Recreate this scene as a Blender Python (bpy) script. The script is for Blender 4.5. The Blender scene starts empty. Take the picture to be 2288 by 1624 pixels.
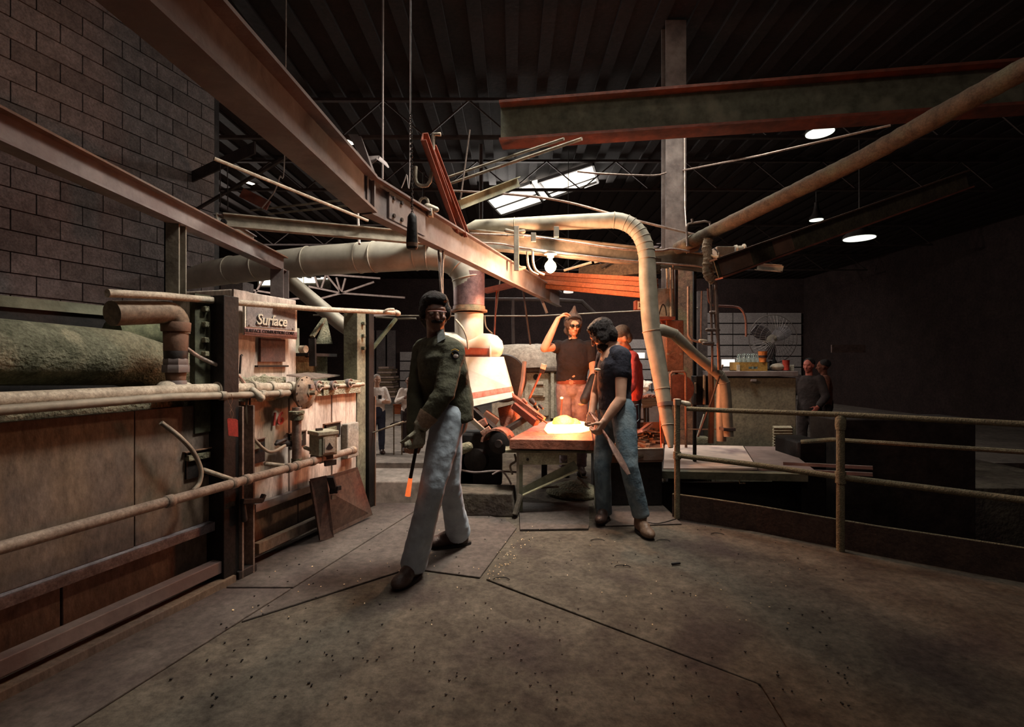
import bpy, bmesh, math, random
from mathutils import Vector, Matrix, noise
from math import pi, sin, cos, radians
random.seed(7)
F = 1100.0; CX, CY, H = 1144.0, 812.0, 1.30
sc = bpy.context.scene
COL = sc.collection
# ------------------------------------------------------------------ camera, world, lights, exposure
cam_d = bpy.data.cameras.new('camera'); cam = bpy.data.objects.new('camera', cam_d); COL.objects.link(cam)
cam.location = (0, 0, H); cam.rotation_euler = (pi/2, 0, 0)
cam_d.sensor_width = 36; cam_d.lens = 36*F/2288; cam_d.clip_end = 200; cam_d.clip_start = .02
sc.camera = cam
world = bpy.data.worlds.new('world'); sc.world = world; world.use_nodes = True
world.node_tree.nodes['Background'].inputs[0].default_value = (1.0, .62, .58, 1)
world.node_tree.nodes['Background'].inputs[1].default_value = .035
sc.view_settings.view_transform = 'Standard'; sc.view_settings.look = 'None'
sc.view_settings.gamma = 1; sc.view_settings.exposure = 0.0
sc.view_settings.use_curve_mapping = False
def area(name, loc, rot, sx, sy, power, col):
    l = bpy.data.lights.new(name, 'AREA'); l.shape = 'RECTANGLE'; l.size = sx; l.size_y = sy; l.energy = power; l.color = col
    o = bpy.data.objects.new(name, l); COL.objects.link(o); o.location = loc
    d = Vector(rot) - Vector(loc); o.rotation_euler = d.to_track_quat('-Z', 'Y').to_euler(); return o
# near: unseen overhead daylight, mid: the big roof light, the rest: added fill
k_ = area('skylight_light_near', (1.2, 3.5, 5.6), (-1.15, 4.15, .95), 1.3, .7, 92, (1, .96, .86)); k_.data.spread = radians(66)
k2_ = area('fill_light_strip', (.8, 5.6, 5.7), (.95, 6.7, .3), 3.6, .6, 150, (1, .95, .85)); k2_.data.spread = radians(92)  # added lamp to brighten the kiln and the steel sheets
area('fill_light_rear', (.8, .2, 5.7), (-.2, 3.6, .3), 1.6, .9, 31, (1, .90, .78))  # added soft fill for the front
area('fill_light_far', (-10, 13, 5.6), (-3.2, 11.5, -.7), 1.0, 1.5, 800, (1, .9, .8))  # added lamp kept out of sight behind the block wall
area('skylight_light_mid', (.8, 13.2, 5.6), (.6, 9, 0), 3.2, 1.2, 300, (1, .93, .85))
area('fill_light_right', (6.2, 19, 5.6), (5, 25, 1), .7, .7, 420, (1, .9, .82))  # added lamp hidden behind the column, brightens the back doors
def point(name, loc, power, col, r=.05):
    l = bpy.data.lights.new(name, 'POINT'); l.energy = power; l.color = col; l.shadow_soft_size = r
    o = bpy.data.objects.new(name, l); COL.objects.link(o); o.location = loc; return o

def P(px, py, D): return Vector(((px-CX)/F*D, D, H-(py-CY)/F*D))
def L(*a): return [P(*t) for t in a]
# ------------------------------------------------------------------ materials
_m = {}
def M(name, c1, c2=None, scale=6, rough=.7, metal=0., bump=.15, c3=None, stretch=(1,1,1), emit=0, trans=0, amt=.5, spec=.3, spots=None):
    if name in _m: return _m[name]
    m = bpy.data.materials.new(name); m.use_nodes = True; nt = m.node_tree; N = nt.nodes; Lk = nt.links
    b = N['Principled BSDF']; b.inputs['Roughness'].default_value = rough; b.inputs['Metallic'].default_value = metal
    b.inputs['Specular IOR Level'].default_value = spec
    if trans: b.inputs['Transmission Weight'].default_value = trans
    c2 = c2 or tuple(x*.6 for x in c1)
    tc = N.new('ShaderNodeTexCoord'); mp = N.new('ShaderNodeMapping'); mp.inputs['Scale'].default_value = stretch
    Lk.new(tc.outputs['Object'], mp.inputs[0])
    n1 = N.new('ShaderNodeTexNoise'); n1.inputs['Scale'].default_value = scale; n1.inputs['Detail'].default_value = 7; n1.inputs['Roughness'].default_value = .62
    Lk.new(mp.outputs[0], n1.inputs['Vector'])
    r = N.new('ShaderNodeValToRGB'); Lk.new(n1.outputs['Fac'], r.inputs[0])
    r.color_ramp.elements[0].position = .5-amt*.35; r.color_ramp.elements[0].color = (*c2, 1)
    r.color_ramp.elements[1].position = .5+amt*.35; r.color_ramp.elements[1].color = (*c1, 1)
    col = r.outputs[0]
    if c3:
        n2 = N.new('ShaderNodeTexNoise'); n2.inputs['Scale'].default_value = scale*.37; n2.inputs['Detail'].default_value = 5
        Lk.new(mp.outputs[0], n2.inputs['Vector'])
        r2 = N.new('ShaderNodeValToRGB'); r2.color_ramp.elements[0].position = .52; r2.color_ramp.elements[1].position = .66
        Lk.new(n2.outputs['Fac'], r2.inputs[0])
        mx = N.new('ShaderNodeMix'); mx.data_type = 'RGBA'; Lk.new(r2.outputs[0], mx.inputs[0]); Lk.new(col, mx.inputs[6]); mx.inputs[7].default_value = (*c3, 1)
        col = mx.outputs[2]
    if spots:
        v = N.new('ShaderNodeTexNoise'); v.inputs['Scale'].default_value = scale*6; v.inputs['Detail'].default_value = 2
        Lk.new(mp.outputs[0], v.inputs['Vector'])
        r3 = N.new('ShaderNodeValToRGB'); r3.color_ramp.elements[0].position = .62; r3.color_ramp.elements[1].position = .70
        Lk.new(v.outputs['Fac'], r3.inputs[0])
        mx = N.new('ShaderNodeMix'); mx.data_type = 'RGBA'; Lk.new(r3.outputs[0], mx.inputs[0]); Lk.new(col, mx.inputs[6]); mx.inputs[7].default_value = (*spots, 1)
        col = mx.outputs[2]
    if bump and not emit and not any(w in name for w in ('duct','denim','cloth','skin','hair','hood','leather','tee')):
        n4 = N.new('ShaderNodeTexNoise'); n4.inputs['Scale'].default_value = scale*5.5; n4.inputs['Detail'].default_value = 9; n4.inputs['Roughness'].default_value = .75
        Lk.new(mp.outputs[0], n4.inputs['Vector'])
        mr = N.new('ShaderNodeMapRange'); mr.inputs[1].default_value = .32; mr.inputs[2].default_value = .68; mr.inputs[3].default_value = .50; mr.inputs[4].default_value = 1.22
        Lk.new(n4.outputs['Fac'], mr.inputs[0])
        mg = N.new('ShaderNodeMix'); mg.data_type = 'RGBA'; mg.blend_type = 'MULTIPLY'; mg.inputs[0].default_value = 1
        Lk.new(col, mg.inputs[6]); Lk.new(mr.outputs[0], mg.inputs[7]); col = mg.outputs[2]
    Lk.new(col, b.inputs['Base Color'])
    if emit:
        Lk.new(col, b.inputs['Emission Color']); b.inputs['Emission Strength'].default_value = emit
    if bump:
        n3 = N.new('ShaderNodeTexNoise'); n3.inputs['Scale'].default_value = scale*4; n3.inputs['Detail'].default_value = 4
        Lk.new(mp.outputs[0], n3.inputs['Vector'])
        bp = N.new('ShaderNodeBump'); bp.inputs['Strength'].default_value = bump; bp.inputs['Distance'].default_value = .02
        Lk.new(n3.outputs['Fac'], bp.inputs['Height']); Lk.new(bp.outputs[0], b.inputs['Normal'])
    _m[name] = m; return m
steel_dusty = M('dusty purple steel', (.29,.24,.22), (.095,.07,.067), 5, .6, .3, c3=(.16,.11,.10), amt=.8)
steel_light = M('pale dusty steel', (.33,.285,.22), (.15,.125,.095), 7, .65, .2)
steel_dark = M('dark steel', (.055,.045,.04), (.02,.015,.015), 6, .55, .4)
black_iron = M('black iron', (.025,.02,.018), (.012,.01,.01), 9, .6, .3)
rust = M('rusty steel', (.23,.12,.075), (.085,.05,.035), 8, .8, .1, c3=(.16,.12,.10), amt=.8)
redpaint = M('faded red steel', (.26,.075,.045), (.12,.04,.028), 7, .6, .1)
greenpaint = M('old green painted steel', (.15,.148,.10), (.07,.07,.045), 9, .7, c3=(.20,.19,.13))
duct_mat = M('galvanised duct', (.60,.545,.45), (.42,.375,.30), 5, .55, .25, bump=.05)
duct_white = M('pale dusty duct', (.40,.355,.275), (.27,.24,.18), 9, .6, .05, bump=.06)
pipe_pale = M('pale dusty pipe', (.52,.44,.34), (.28,.23,.17), 14, .7, .1)
pipe_cond = M('conduit', (.46,.36,.31), (.25,.19,.16), 20, .45, .5, bump=.05)
wrap_mat = M('wrapped insulation', (.15,.11,.075), (.075,.055,.04), 16, .85, c3=(.13,.125,.085))
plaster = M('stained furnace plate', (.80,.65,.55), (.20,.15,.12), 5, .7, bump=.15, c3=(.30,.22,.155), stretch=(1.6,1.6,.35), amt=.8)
plaster2 = M('shaded furnace plate', (.19,.14,.11), (.055,.04,.033), 5, .8, bump=.3, c3=(.17,.115,.075), stretch=(1,1,.5), amt=1)  # shade on the furnace is put into this darker plate colour
crust = M('glass dust crust', (.50,.44,.33), (.17,.16,.10), 18, .95, bump=.9, c3=(.22,.21,.13), amt=.9)
moss = M('greenish dusty lagging', (.21,.195,.13), (.08,.078,.047), 14, .95, bump=.8, c3=(.30,.26,.17))
concrete = M('dusty concrete', (.14,.118,.09), (.045,.035,.028), 4.2, .93, bump=.6, c3=(.06,.046,.04), amt=.75, spec=.1)
plate_floor = M('worn floor plate', (.135,.11,.093), (.045,.034,.031), 3.5, .7, .05, bump=.25, c3=(.075,.055,.05), amt=.9, spec=.15)
concrete_far = M('far concrete floor', (.30,.25,.21), (.17,.14,.12), 1.2, .9, bump=.1)
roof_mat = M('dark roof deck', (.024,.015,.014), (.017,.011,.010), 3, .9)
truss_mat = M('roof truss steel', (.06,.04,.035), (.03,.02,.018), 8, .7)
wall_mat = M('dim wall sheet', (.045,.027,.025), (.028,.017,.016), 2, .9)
block_mat = M('concrete block', (.33,.28,.27), (.19,.16,.155), 9, .95, bump=.3)
block_mat2 = M('dark concrete block', (.25,.21,.20), (.15,.125,.12), 9, .95, bump=.3)
mortar = M('mortar', (.16,.135,.125), None, 20, .95)
door_white = M('overhead door panel', (.40,.36,.34), (.32,.28,.27), 3, .6)
sky_pane = M('skylight pane', (1,.96,.84), (.98,.93,.80), 2, .5, emit=1.6, bump=0)
white_glow = M('lamp face', (.95,1,.85), (.9,.97,.82), 2, .5, emit=1.5, bump=0)
bulb_mat = M('glowing bulb', (1,.80,.45), (1,.75,.4), 2, .3, emit=14, bump=0)
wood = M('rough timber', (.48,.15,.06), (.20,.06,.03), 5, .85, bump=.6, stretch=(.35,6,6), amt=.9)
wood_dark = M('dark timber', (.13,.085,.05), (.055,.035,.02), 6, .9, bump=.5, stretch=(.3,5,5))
hood_white = M('scorched white hood', (.93,.88,.76), (.84,.72,.58), 9, .5, 0, bump=.05)
hood_red = M('red band on hood', (.62,.16,.10), (.72,.34,.24), 40, .6, bump=.05, stretch=(1,1,.25))
heat_pipe = M('heat stained pipe', (.42,.24,.22), (.17,.10,.10), 5, .5, .3, c3=(.30,.22,.12))
table_mat = M('scaled hot steel slab', (.42,.15,.09), (.12,.05,.035), 10, .6, .1, bump=.3, c3=(.30,.13,.09))  # orange light of the molten glass is put into this base colour
glass_core = M('molten glass dome', (1,.66,.16), (.85,.42,.07), 14, .4, emit=.95, bump=.6, amt=.9)
glass_hot = M('molten glass pool', (1,.74,.30), (1,.62,.2), 10, .4, emit=2.6, bump=.3)
hot_tip = M('hot iron tip', (1,.22,.05), (.7,.10,.03), 12, .6, emit=1.0, bump=0)
white_paint = M('yellowed white paint', (.62,.55,.43), (.42,.36,.28), 12, .6)
denim_l = M('faded denim', (.38,.43,.48), (.26,.30,.34), 9, .9, bump=.15)
denim = M('blue denim', (.12,.17,.20), (.06,.09,.115), 16, .9, bump=.25, c3=(.17,.21,.23))
denim_p = M('purple grey denim', (.30,.24,.26), (.17,.13,.15), 16, .9, bump=.25)
olive = M('olive drab cloth', (.075,.073,.045), (.04,.038,.024), 12, .9, bump=.3)
tee_black = M('black tee cloth', (.018,.015,.018), (.011,.009,.011), 12, .9, bump=.3)
tee_navy = M('navy tee cloth', (.028,.028,.042), (.014,.014,.022), 12, .9, bump=.3)
red_cloth = M('red shirt cloth', (.48,.085,.085), (.27,.04,.045), 12, .9, bump=.3)
white_cloth = M('white shirt cloth', (.78,.70,.64), (.58,.50,.45), 9, .9, bump=.3)
navy_cloth = M('navy trousers cloth', (.03,.035,.06), (.018,.02,.035), 9, .9, bump=.3)
brown_cloth = M('dark brown cloth', (.032,.02,.018), (.018,.011,.01), 9, .9, bump=.3)
skin = M('skin', (.55,.32,.22), (.46,.25,.17), 18, .55, bump=.05)
skin_d = M('dark skin', (.20,.10,.07), (.15,.075,.055), 18, .5, bump=.05)
hair_m = M('dark hair', (.022,.013,.01), (.012,.007,.006), 60, .7, bump=.8)
leather = M('brown leather', (.20,.125,.08), (.11,.065,.045), 22, .5, bump=.2)
dark_leather = M('dark leather', (.06,.035,.028), (.035,.02,.017), 22, .5, bump=.2)
glove_m = M('grey green work glove', (.36,.33,.25), (.22,.20,.14), 20, .9, bump=.3)
lace_m = M('pale laces', (.62,.50,.40), None, 30, .8)
glass_dark = M('dark glass lens', (.01,.01,.01), None, 3, .1, bump=0)
eye_m = M('eye white', (.6,.52,.48), None, 3, .3, bump=0)
sign_grey = M('weathered sign face', (.27,.23,.21), (.15,.125,.115), 16, .75, bump=.15, amt=.8)
sign_pink = M('faded pink sign strip', (.34,.20,.19), (.25,.15,.145), 20, .75)
sign_white = M('sign white edge', (.66,.58,.47), (.5,.43,.34), 20, .7)
ink_black = M('black lettering', (.03,.02,.02), None, 20, .8, bump=0)
ink_red = M('red marker paint', (.40,.045,.03), None, 20, .8, bump=0)
tag_red = M('red tag card', (.30,.028,.02), (.24,.02,.016), 12, .7, bump=.05)
glass_clear = M('bottle glass', (.60,.70,.68), (.6,.7,.68), 3, .05, trans=.8, bump=0, spec=.5)
crate_y = M('yellow crate wood', (.38,.22,.05), (.25,.14,.035), 12, .8)
cup_orange = M('orange cup', (.75,.24,.06), (.7,.2,.05), 5, .5)
cabinet_m = M('grey green cabinet', (.23,.20,.135), (.16,.135,.095), 6, .7, bump=.08)
sheet_m = M('bright worn steel sheet', (.82,.64,.54), (.55,.42,.36), 5, .55, .15, bump=.05, c3=(.26,.18,.18), amt=.9)
rail_m = M('speckled railing paint', (.27,.24,.15), (.10,.085,.055), 26, .8, bump=.5, amt=.9)
toe_m = M('dark rusty toe board', (.10,.065,.05), (.05,.032,.027), 9, .8, bump=.3)
fan_m = M('fan wire', (.16,.13,.12), None, 9, .5, .4, bump=0)
fan_blade = M('fan blade', (.12,.105,.11), None, 9, .5, .3, bump=0)
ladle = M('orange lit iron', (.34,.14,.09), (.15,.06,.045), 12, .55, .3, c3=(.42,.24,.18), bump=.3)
yellow_patch = M('yellow patch thread', (.62,.36,.06), None, 30, .8)
# ------------------------------------------------------------------ mesh builder
def frame_of(d, up=None):
    d = d.normalized(); up = up or (Vector((0,0,1)) if abs(d.z) < .95 else Vector((0,1,0)))
    x = d.cross(up).normalized(); y = x.cross(d).normalized()
    return x, y, d
class MB:
    def __init__(s): s.v = []; s.f = []
    def add(s, vs, fs):
        o = len(s.v); s.v += [Vector(v) for v in vs]; s.f += [tuple(i+o for i in f) for f in fs]; return s
    def hexa(s, p):  # p[0..3] one face, p[4..7] opposite
        return s.add(p, [(0,3,2,1),(4,5,6,7),(0,1,5,4),(1,2,6,5),(2,3,7,6),(3,0,4,7)])
    def box(s, c, size, R=None):
        c = Vector(c); h = [x/2 for x in size]; R = R or Matrix.Identity(3)
        p = [c + R @ Vector((sx*h[0], sy*h[1], sz*h[2])) for sz in (-1,1) for sx, sy in ((-1,-1),(1,-1),(1,1),(-1,1))]
        return s.hexa(p)
    def bb(s, a, b):
        return s.box([(a[i]+b[i])/2 for i in range(3)], [abs(a[i]-b[i]) for i in range(3)])
    def bar(s, a, b, w, h, up=None, ox=0, oy=0):
        a = Vector(a); b = Vector(b); x, y, d = frame_of(b-a, up)
        p = []
        for e in (a, b):
            for i, j in ((-1,-1),(1,-1),(1,1),(-1,1)): p.append(e + x*(ox+i*w/2) + y*(oy+j*h/2))
        return s.hexa(p)
    def ibeam(s, a, b, w, h, t=.012, up=None):
        s.bar(a, b, t, h-2*t, up); s.bar(a, b, w, t, up, 0, h/2-t/2); return s.bar(a, b, w, t, up, 0, -h/2+t/2)
    def channel(s, a, b, w, h, t=.01, up=None, side=1):
        s.bar(a, b, t, h, up, -side*(w/2-t/2), 0); s.bar(a, b, w, t, up, 0, h/2-t/2); return s.bar(a, b, w, t, up, 0, -h/2+t/2)
    def angle(s, a, b, w, h, t=.008, up=None, side=1):
        s.bar(a, b, t, h, up, -side*(w/2), 0); return s.bar(a, b, w, t, up, 0, h/2-t/2)
    def tube(s, pts, r, n=12, closed=False, cap=True):
        pts = [Vector(p) for p in pts]; m = len(pts); rr = r if isinstance(r, (list, tuple)) else [r]*m
        ds = []
        for i in range(m):
            if closed: d = pts[(i+1) % m]-pts[i-1]
            elif i == 0: d = pts[1]-pts[0]
            elif i == m-1: d = pts[-1]-pts[-2]
            else: d = (pts[i+1]-pts[i]).normalized()+(pts[i]-pts[i-1]).normalized()
            ds.append(d.normalized() if d.length > 1e-9 else Vector((0,0,1)))
        x, y, _ = frame_of(ds[0]); vs = []
        for i in range(m):
            x = (x - ds[i]*x.dot(ds[i])).normalized(); y = ds[i].cross(x)
            k = 1.0
            if 0 < i < m-1 or closed:
                a1 = (pts[i]-pts[i-1]).normalized(); k = 1/max(.5, a1.dot(ds[i])) if rr[i] else 1
            for j in range(n):
                t = 2*pi*j/n; vs.append(pts[i]+(x*cos(t)+y*sin(t))*rr[i])
        fs = []
        for i in range(m if closed else m-1):
            for j in range(n):
                a = i*n+j; b = i*n+(j+1) % n; c = ((i+1) % m)*n+(j+1) % n; d = ((i+1) % m)*n+j
                fs.append((a, b, c, d))
        if cap and not closed:
            fs.append(tuple(range(n-1, -1, -1))); fs.append(tuple((m-1)*n+j for j in range(n)))
        return s.add(vs, fs)
    def lathe(s, a, axis, prof, n=24, cap=True):
        axis = Vector(axis).normalized(); a = Vector(a)
        pts = [a+axis*t for t, r in prof]; x, y, d = frame_of(axis); vs = []
        for p, (t, r) in zip(pts, prof):
            for j in range(n):
                q = 2*pi*j/n; vs.append(p+(x*cos(q)+y*sin(q))*r)
        fs = []
        for i in range(len(prof)-1):
            for j in range(n): fs.append((i*n+j, i*n+(j+1) % n, (i+1)*n+(j+1) % n, (i+1)*n+j))
        if cap: fs.append(tuple(range(n-1, -1, -1))); fs.append(tuple((len(prof)-1)*n+j for j in range(n)))
        return s.add(vs, fs)
    def ell(s, c, r, R=None, nu=16, nv=10):
        c = Vector(c); R = R or Matrix.Identity(3); vs = [c+R @ Vector((0,0,-r[2]))]
        for i in range(1, nv):
            th = -pi/2+pi*i/nv
            for j in range(nu):
                ph = 2*pi*j/nu; vs.append(c+R @ Vector((r[0]*cos(th)*cos(ph), r[1]*cos(th)*sin(ph), r[2]*sin(th))))
        vs.append(c+R @ Vector((0,0,r[2]))); fs = []
        for j in range(nu): fs.append((0, 1+(j+1) % nu, 1+j))
        for i in range(nv-2):
            for j in range(nu): fs.append((1+i*nu+j, 1+i*nu+(j+1) % nu, 1+(i+1)*nu+(j+1) % nu, 1+(i+1)*nu+j))
        t = len(vs)-1
        for j in range(nu): fs.append((t, 1+(nv-2)*nu+j, 1+(nv-2)*nu+(j+1) % nu))
        return s.add(vs, fs)
    def cap(s, a, b, ra, rb, n=14):
        a = Vector(a); b = Vector(b); d = b-a; l = d.length
        if l < 1e-6: return s.ell(a, (ra,)*3)
        d.normalize(); pts = []; rr = []
        for k in (90, 60, 30): t = radians(k); pts.append(a-d*ra*sin(t)); rr.append(max(ra*cos(t), 1e-4))
        pts += [a, b]; rr += [ra, rb]
        for k in (30, 60, 90): t = radians(k); pts.append(b+d*rb*sin(t)); rr.append(max(rb*cos(t), 1e-4))
        return s.tube(pts, rr, n)
    def chain_cap(s, pts, rr, n=14):
        for i in range(len(pts)-1): s.cap(pts[i], pts[i+1], rr[i], rr[i+1], n)
        return s
    def loft(s, secs, n=20):  # secs: (center, xdir*rx, ydir*ry)
        vs = []
        for c, x, y in secs:
            for j in range(n):
                t = 2*pi*j/n; vs.append(Vector(c)+Vector(x)*cos(t)+Vector(y)*sin(t))
        fs = []
        for i in range(len(secs)-1):
            for j in range(n): fs.append((i*n+j, i*n+(j+1) % n, (i+1)*n+(j+1) % n, (i+1)*n+j))
        fs.append(tuple(range(n-1, -1, -1))); fs.append(tuple((len(secs)-1)*n+j for j in range(n)))
        return s.add(vs, fs)
    def prism(s, pts, vec):
        pts = [Vector(p) for p in pts]; vec = Vector(vec); n = len(pts)
        fs = [tuple(range(n-1, -1, -1)), tuple(range(n, 2*n))]+[(i, (i+1) % n, n+(i+1) % n, n+i) for i in range(n)]
        return s.add(pts+[p+vec for p in pts], fs)
    def ring(s, c, axis, R, r, n=24, m=8, a0=0, a1=2*pi):
        x, y, d = frame_of(Vector(axis)); full = abs(a1-a0-2*pi) < 1e-6
        pts = [Vector(c)+(x*cos(a0+(a1-a0)*i/(n if full else n-1))+y*sin(a0+(a1-a0)*i/(n if full else n-1)))*R for i in range(n)]
        return s.tube(pts, r, m, closed=full)
    def rough(s, amp, freq=6, seed=0):
        for i, v in enumerate(s.v):
            s.v[i] = v + noise.noise_vector(v*freq+Vector((seed, seed, 0)))*amp
        return s
    def mesh(s, name, origin):
        me = bpy.data.meshes.new(name); me.from_pydata([tuple(v-origin) for v in s.v], [], s.f); me.validate(); 
        b = bmesh.new(); b.from_mesh(me); bmesh.ops.recalc_face_normals(b, faces=b.faces); b.to_mesh(me); b.free()
        return me
    def build(s, name, mat, parent=None, label=None, cat=None, group=None, kind=None, smooth=True, bevel=0, origin=None):
        if parent is not None: origin = root_loc(parent)
        elif origin is None:
            xs = [v.x for v in s.v]; ys = [v.y for v in s.v]; zs = [v.z for v in s.v]
            origin = Vector(((min(xs)+max(xs))/2, (min(ys)+max(ys))/2, min(zs)))
        me = s.mesh(name, origin); me.materials.append(mat)
        o = bpy.data.objects.new(name, me); COL.objects.link(o)
        if parent is not None: o.parent = parent
        else: o.location = origin
        if smooth:
            me.polygons.foreach_set('use_smooth', [True]*len(me.polygons)); me.set_sharp_from_angle(angle=radians(38))
        if bevel:
            md = o.modifiers.new('bevel', 'BEVEL'); md.width = bevel; md.segments = 2; md.limit_method = 'ANGLE'
        tag(o, label, cat, group, kind); return o
def root_loc(o):
    l = Vector(o.location)
    while o.parent is not None: o = o.parent; l = l + o.location
    return l
def tag(o, label=None, cat=None, group=None, kind=None):
    if label: o['label'] = label
    if cat: o['category'] = cat
    if group: o['group'] = group
    if kind: o['kind'] = kind
def T(name, label, cat, loc, group=None):
    o = bpy.data.objects.new(name, None); COL.objects.link(o); o.location = loc; o.empty_display_size = .1
    tag(o, label, cat, group); return o
def arc(a, c, b, n=8):  # quadratic bend
    a, b, c = Vector(a), Vector(b), Vector(c)
    return [a*(1-t)**2+c*2*t*(1-t)+b*t*t for t in [i/n for i in range(n+1)]]
def spline(pts, k=6):
    pts = [Vector(p) for p in pts]; out = []
    for i in range(len(pts)-1):
        p0 = pts[max(i-1, 0)]; p1 = pts[i]; p2 = pts[i+1]; p3 = pts[min(i+2, len(pts)-1)]
        for j in range(k):
            t = j/k; out.append(.5*((2*p1)+(p2-p0)*t+(2*p0-5*p1+4*p2-p3)*t*t+(3*p1-p0-3*p2+p3)*t**3))
    return out+[pts[-1]]
def text_mesh(name, txt, mat, parent, origin, right, up, size, depth=.003, bold=0, shear=0, align='CENTER', spacing=1):
    cu = bpy.data.curves.new(name, 'FONT'); cu.body = txt; cu.size = size; cu.extrude = depth; cu.offset = bold; cu.shear = shear
    cu.align_x = align; cu.align_y = 'CENTER'; cu.resolution_u = 3; cu.space_character = spacing
    t = bpy.data.objects.new(name+'_c', cu); COL.objects.link(t)
    bpy.context.view_layer.update()
    me = bpy.data.meshes.new_from_object(t.evaluated_get(bpy.context.evaluated_depsgraph_get()))
    bpy.data.objects.remove(t)
    right = Vector(right).normalized(); up = Vector(up).normalized(); nrm = right.cross(up)
    ro = root_loc(parent) if parent else Vector(origin)
    for v in me.vertices:
        c = v.co.copy(); v.co = Vector(origin)+right*c.x+up*c.y+nrm*c.z-ro
    me.materials.clear(); me.materials.append(mat)
    o = bpy.data.objects.new(name, me); COL.objects.link(o)
    if parent: o.parent = parent
    else: o.location = ro
    return o
# ================================================================== SETTING
PIT = -1.15; LOW = -.70
m = MB(); poly = [(-6,-3),(7,-3),(7,.8),(4.2,2.15),(2.45,3.40),(1.9,3.85),(1.40,4.16),(1.40,7.2),(-.62,7.2),(-.62,4.62),(-6,4.62)]
m.prism([(x, y, -.03) for x, y in poly], (0, 0, -1.2)); m.build('floor', concrete, kind='structure', smooth=False)
top = MB(); top.prism([(x, y, -.03) for x, y in poly], (0, 0, .018)); base_top = top
base_top.build('floor_topping', concrete, kind='structure', smooth=False)
m = MB(); m.prism([(-14,3,PIT),(16,3,PIT),(16,10.2,PIT),(-14,10.2,PIT)], (0,0,-.2)); m.build('floor_pit', roof_mat, kind='structure', smooth=False)
m = MB(); m.bb((-14,9.9,LOW-.6),(16,28,LOW)); m.build('floor_hall', concrete_far, kind='structure', smooth=False)
# floor plates: separate steel plates and screed slabs lying on the platform, joints between them
fl = T('floor_plate_field', None, None, (0, 2.5, 0)); fl['kind'] = 'structure'; fl.name = 'floor_plates'
def fplate(pts, mat, z0=-.012, h=.012, rough=0):
    c = sum((Vector((x, y, 0)) for x, y in pts), Vector())/len(pts)
    q = [c+(Vector((x, y, 0))-c)*1.0 for x, y in pts]
    mm = MB().prism([(v.x, v.y, z0) for v in q], (0, 0, h)); mm.build('plate', mat, fl, smooth=False, bevel=.004)
def G(px, py): D = F*H/(py-CY); return ((px-CX)/F*D, D)
# strip between furnace and long joint (two plates), plates ahead, big slab
def lerp2(a, b, t): return (a[0]+(b[0]-a[0])*t, a[1]+(b[1]-a[1])*t)
jA = (-1.70, 1.3); jB = (-.78, 4.6)          # long joint
wA = (-2.55, 1.3); wB = (-1.50, 4.6)
g = .012
def across(t, o): p = lerp2(jA, jB, t); return (p[0]+o, p[1])
fplate([lerp2(wA,wB,0), (jA[0]-g,1.3), across(.47,-g), lerp2(wA,wB,.47)], plate_floor)
fplate([lerp2(wA,wB,.475), across(.475,-g), (jB[0]-g,4.6), wB], plate_floor)
k1 = G(915,1268); k2 = G(1072,1289); k3 = G(1156,1178); k4 = G(925,1150); k0 = G(690,1286)
fplate([lerp2(jA,jB,.36), k1, k2, (k3[0]-.005,k3[1]), (k3[0]-.1, 4.12), (-.80,4.6), lerp2(jA,jB,.98)], plate_floor, h=.012)
fplate([(k3[0]+.02,k3[1]-.06), (k3[0]+.02,4.6), (.72,4.6), (.62,3.95), (.60,3.87)], plate_floor, z0=-.012, h=.018)
fplate([(.75,3.95),(1.38,4.0),(1.38,4.6),(.75,4.6)], plate_floor)
# screed in front
fplate([(jA[0],1.3),(.9,1.0),(1.0,2.0),(k2[0]+.02,k2[1]-.03),(k1[0],k1[1]-.03),lerp2(jA,jB,.345)], concrete, h=.011)
fplate([(.91,1.0),(4.2,1.0),(4.1,2.15),(2.42,3.38),(1.88,3.82),(1.40,3.98),(.64,3.84),(k3[0]+.03,k3[1]-.10),(k2[0]+.04,k2[1]-.02),(1.01,2.0)], concrete, h=.011)
# ceiling with steel deck ribs, skylight openings stand below it
RZ = 6.0
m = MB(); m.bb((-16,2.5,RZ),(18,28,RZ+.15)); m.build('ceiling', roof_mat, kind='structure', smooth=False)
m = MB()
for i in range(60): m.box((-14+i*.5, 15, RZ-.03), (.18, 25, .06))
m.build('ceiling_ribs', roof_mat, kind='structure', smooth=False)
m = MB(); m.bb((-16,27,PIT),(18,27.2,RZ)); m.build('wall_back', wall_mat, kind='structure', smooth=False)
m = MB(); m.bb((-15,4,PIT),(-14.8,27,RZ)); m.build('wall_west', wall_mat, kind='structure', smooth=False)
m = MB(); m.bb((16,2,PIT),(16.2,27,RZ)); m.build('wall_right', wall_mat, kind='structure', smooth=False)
# overhead doors on the back wall: panels and small windows
def odoor(n, px0, px1, pyt, cols, win, D=26.9):
    a = P(px0, pyt, D); b = P(px1, pyt, D)
    r = T('door_%d' % n, None, None, ((a.x+b.x)/2, D, LOW)); r['kind'] = 'structure'
    rows = int((a.z-LOW)/.6)+1; h = (a.z-LOW)/rows; w = (b.x-a.x)/cols
    for i in range(rows):
        for j in range(cols):
            z0 = LOW+i*h
            MB().bb((a.x+j*w+.03, D-.06, z0+.03), (a.x+(j+1)*w-.03, D, z0+h-.03)).build('panel', door_white, r, smooth=False)
    for (wx0, wx1, wy0, wy1) in win:
        q0 = P(wx0, wy0, D-.1); q1 = P(wx1, wy1, D-.1)
        f = MB(); f.bb((q0.x-.05, D-.12, q1.z-.05), (q1.x+.05, D-.065, q0.z+.05)); fo = f.build('window_frame', door_white, r, smooth=False)
        MB().bb((q0.x, D-.14, q1.z), (q1.x, D-.125, q0.z)).build('pane', sky_pane, fo, smooth=False)
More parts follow.
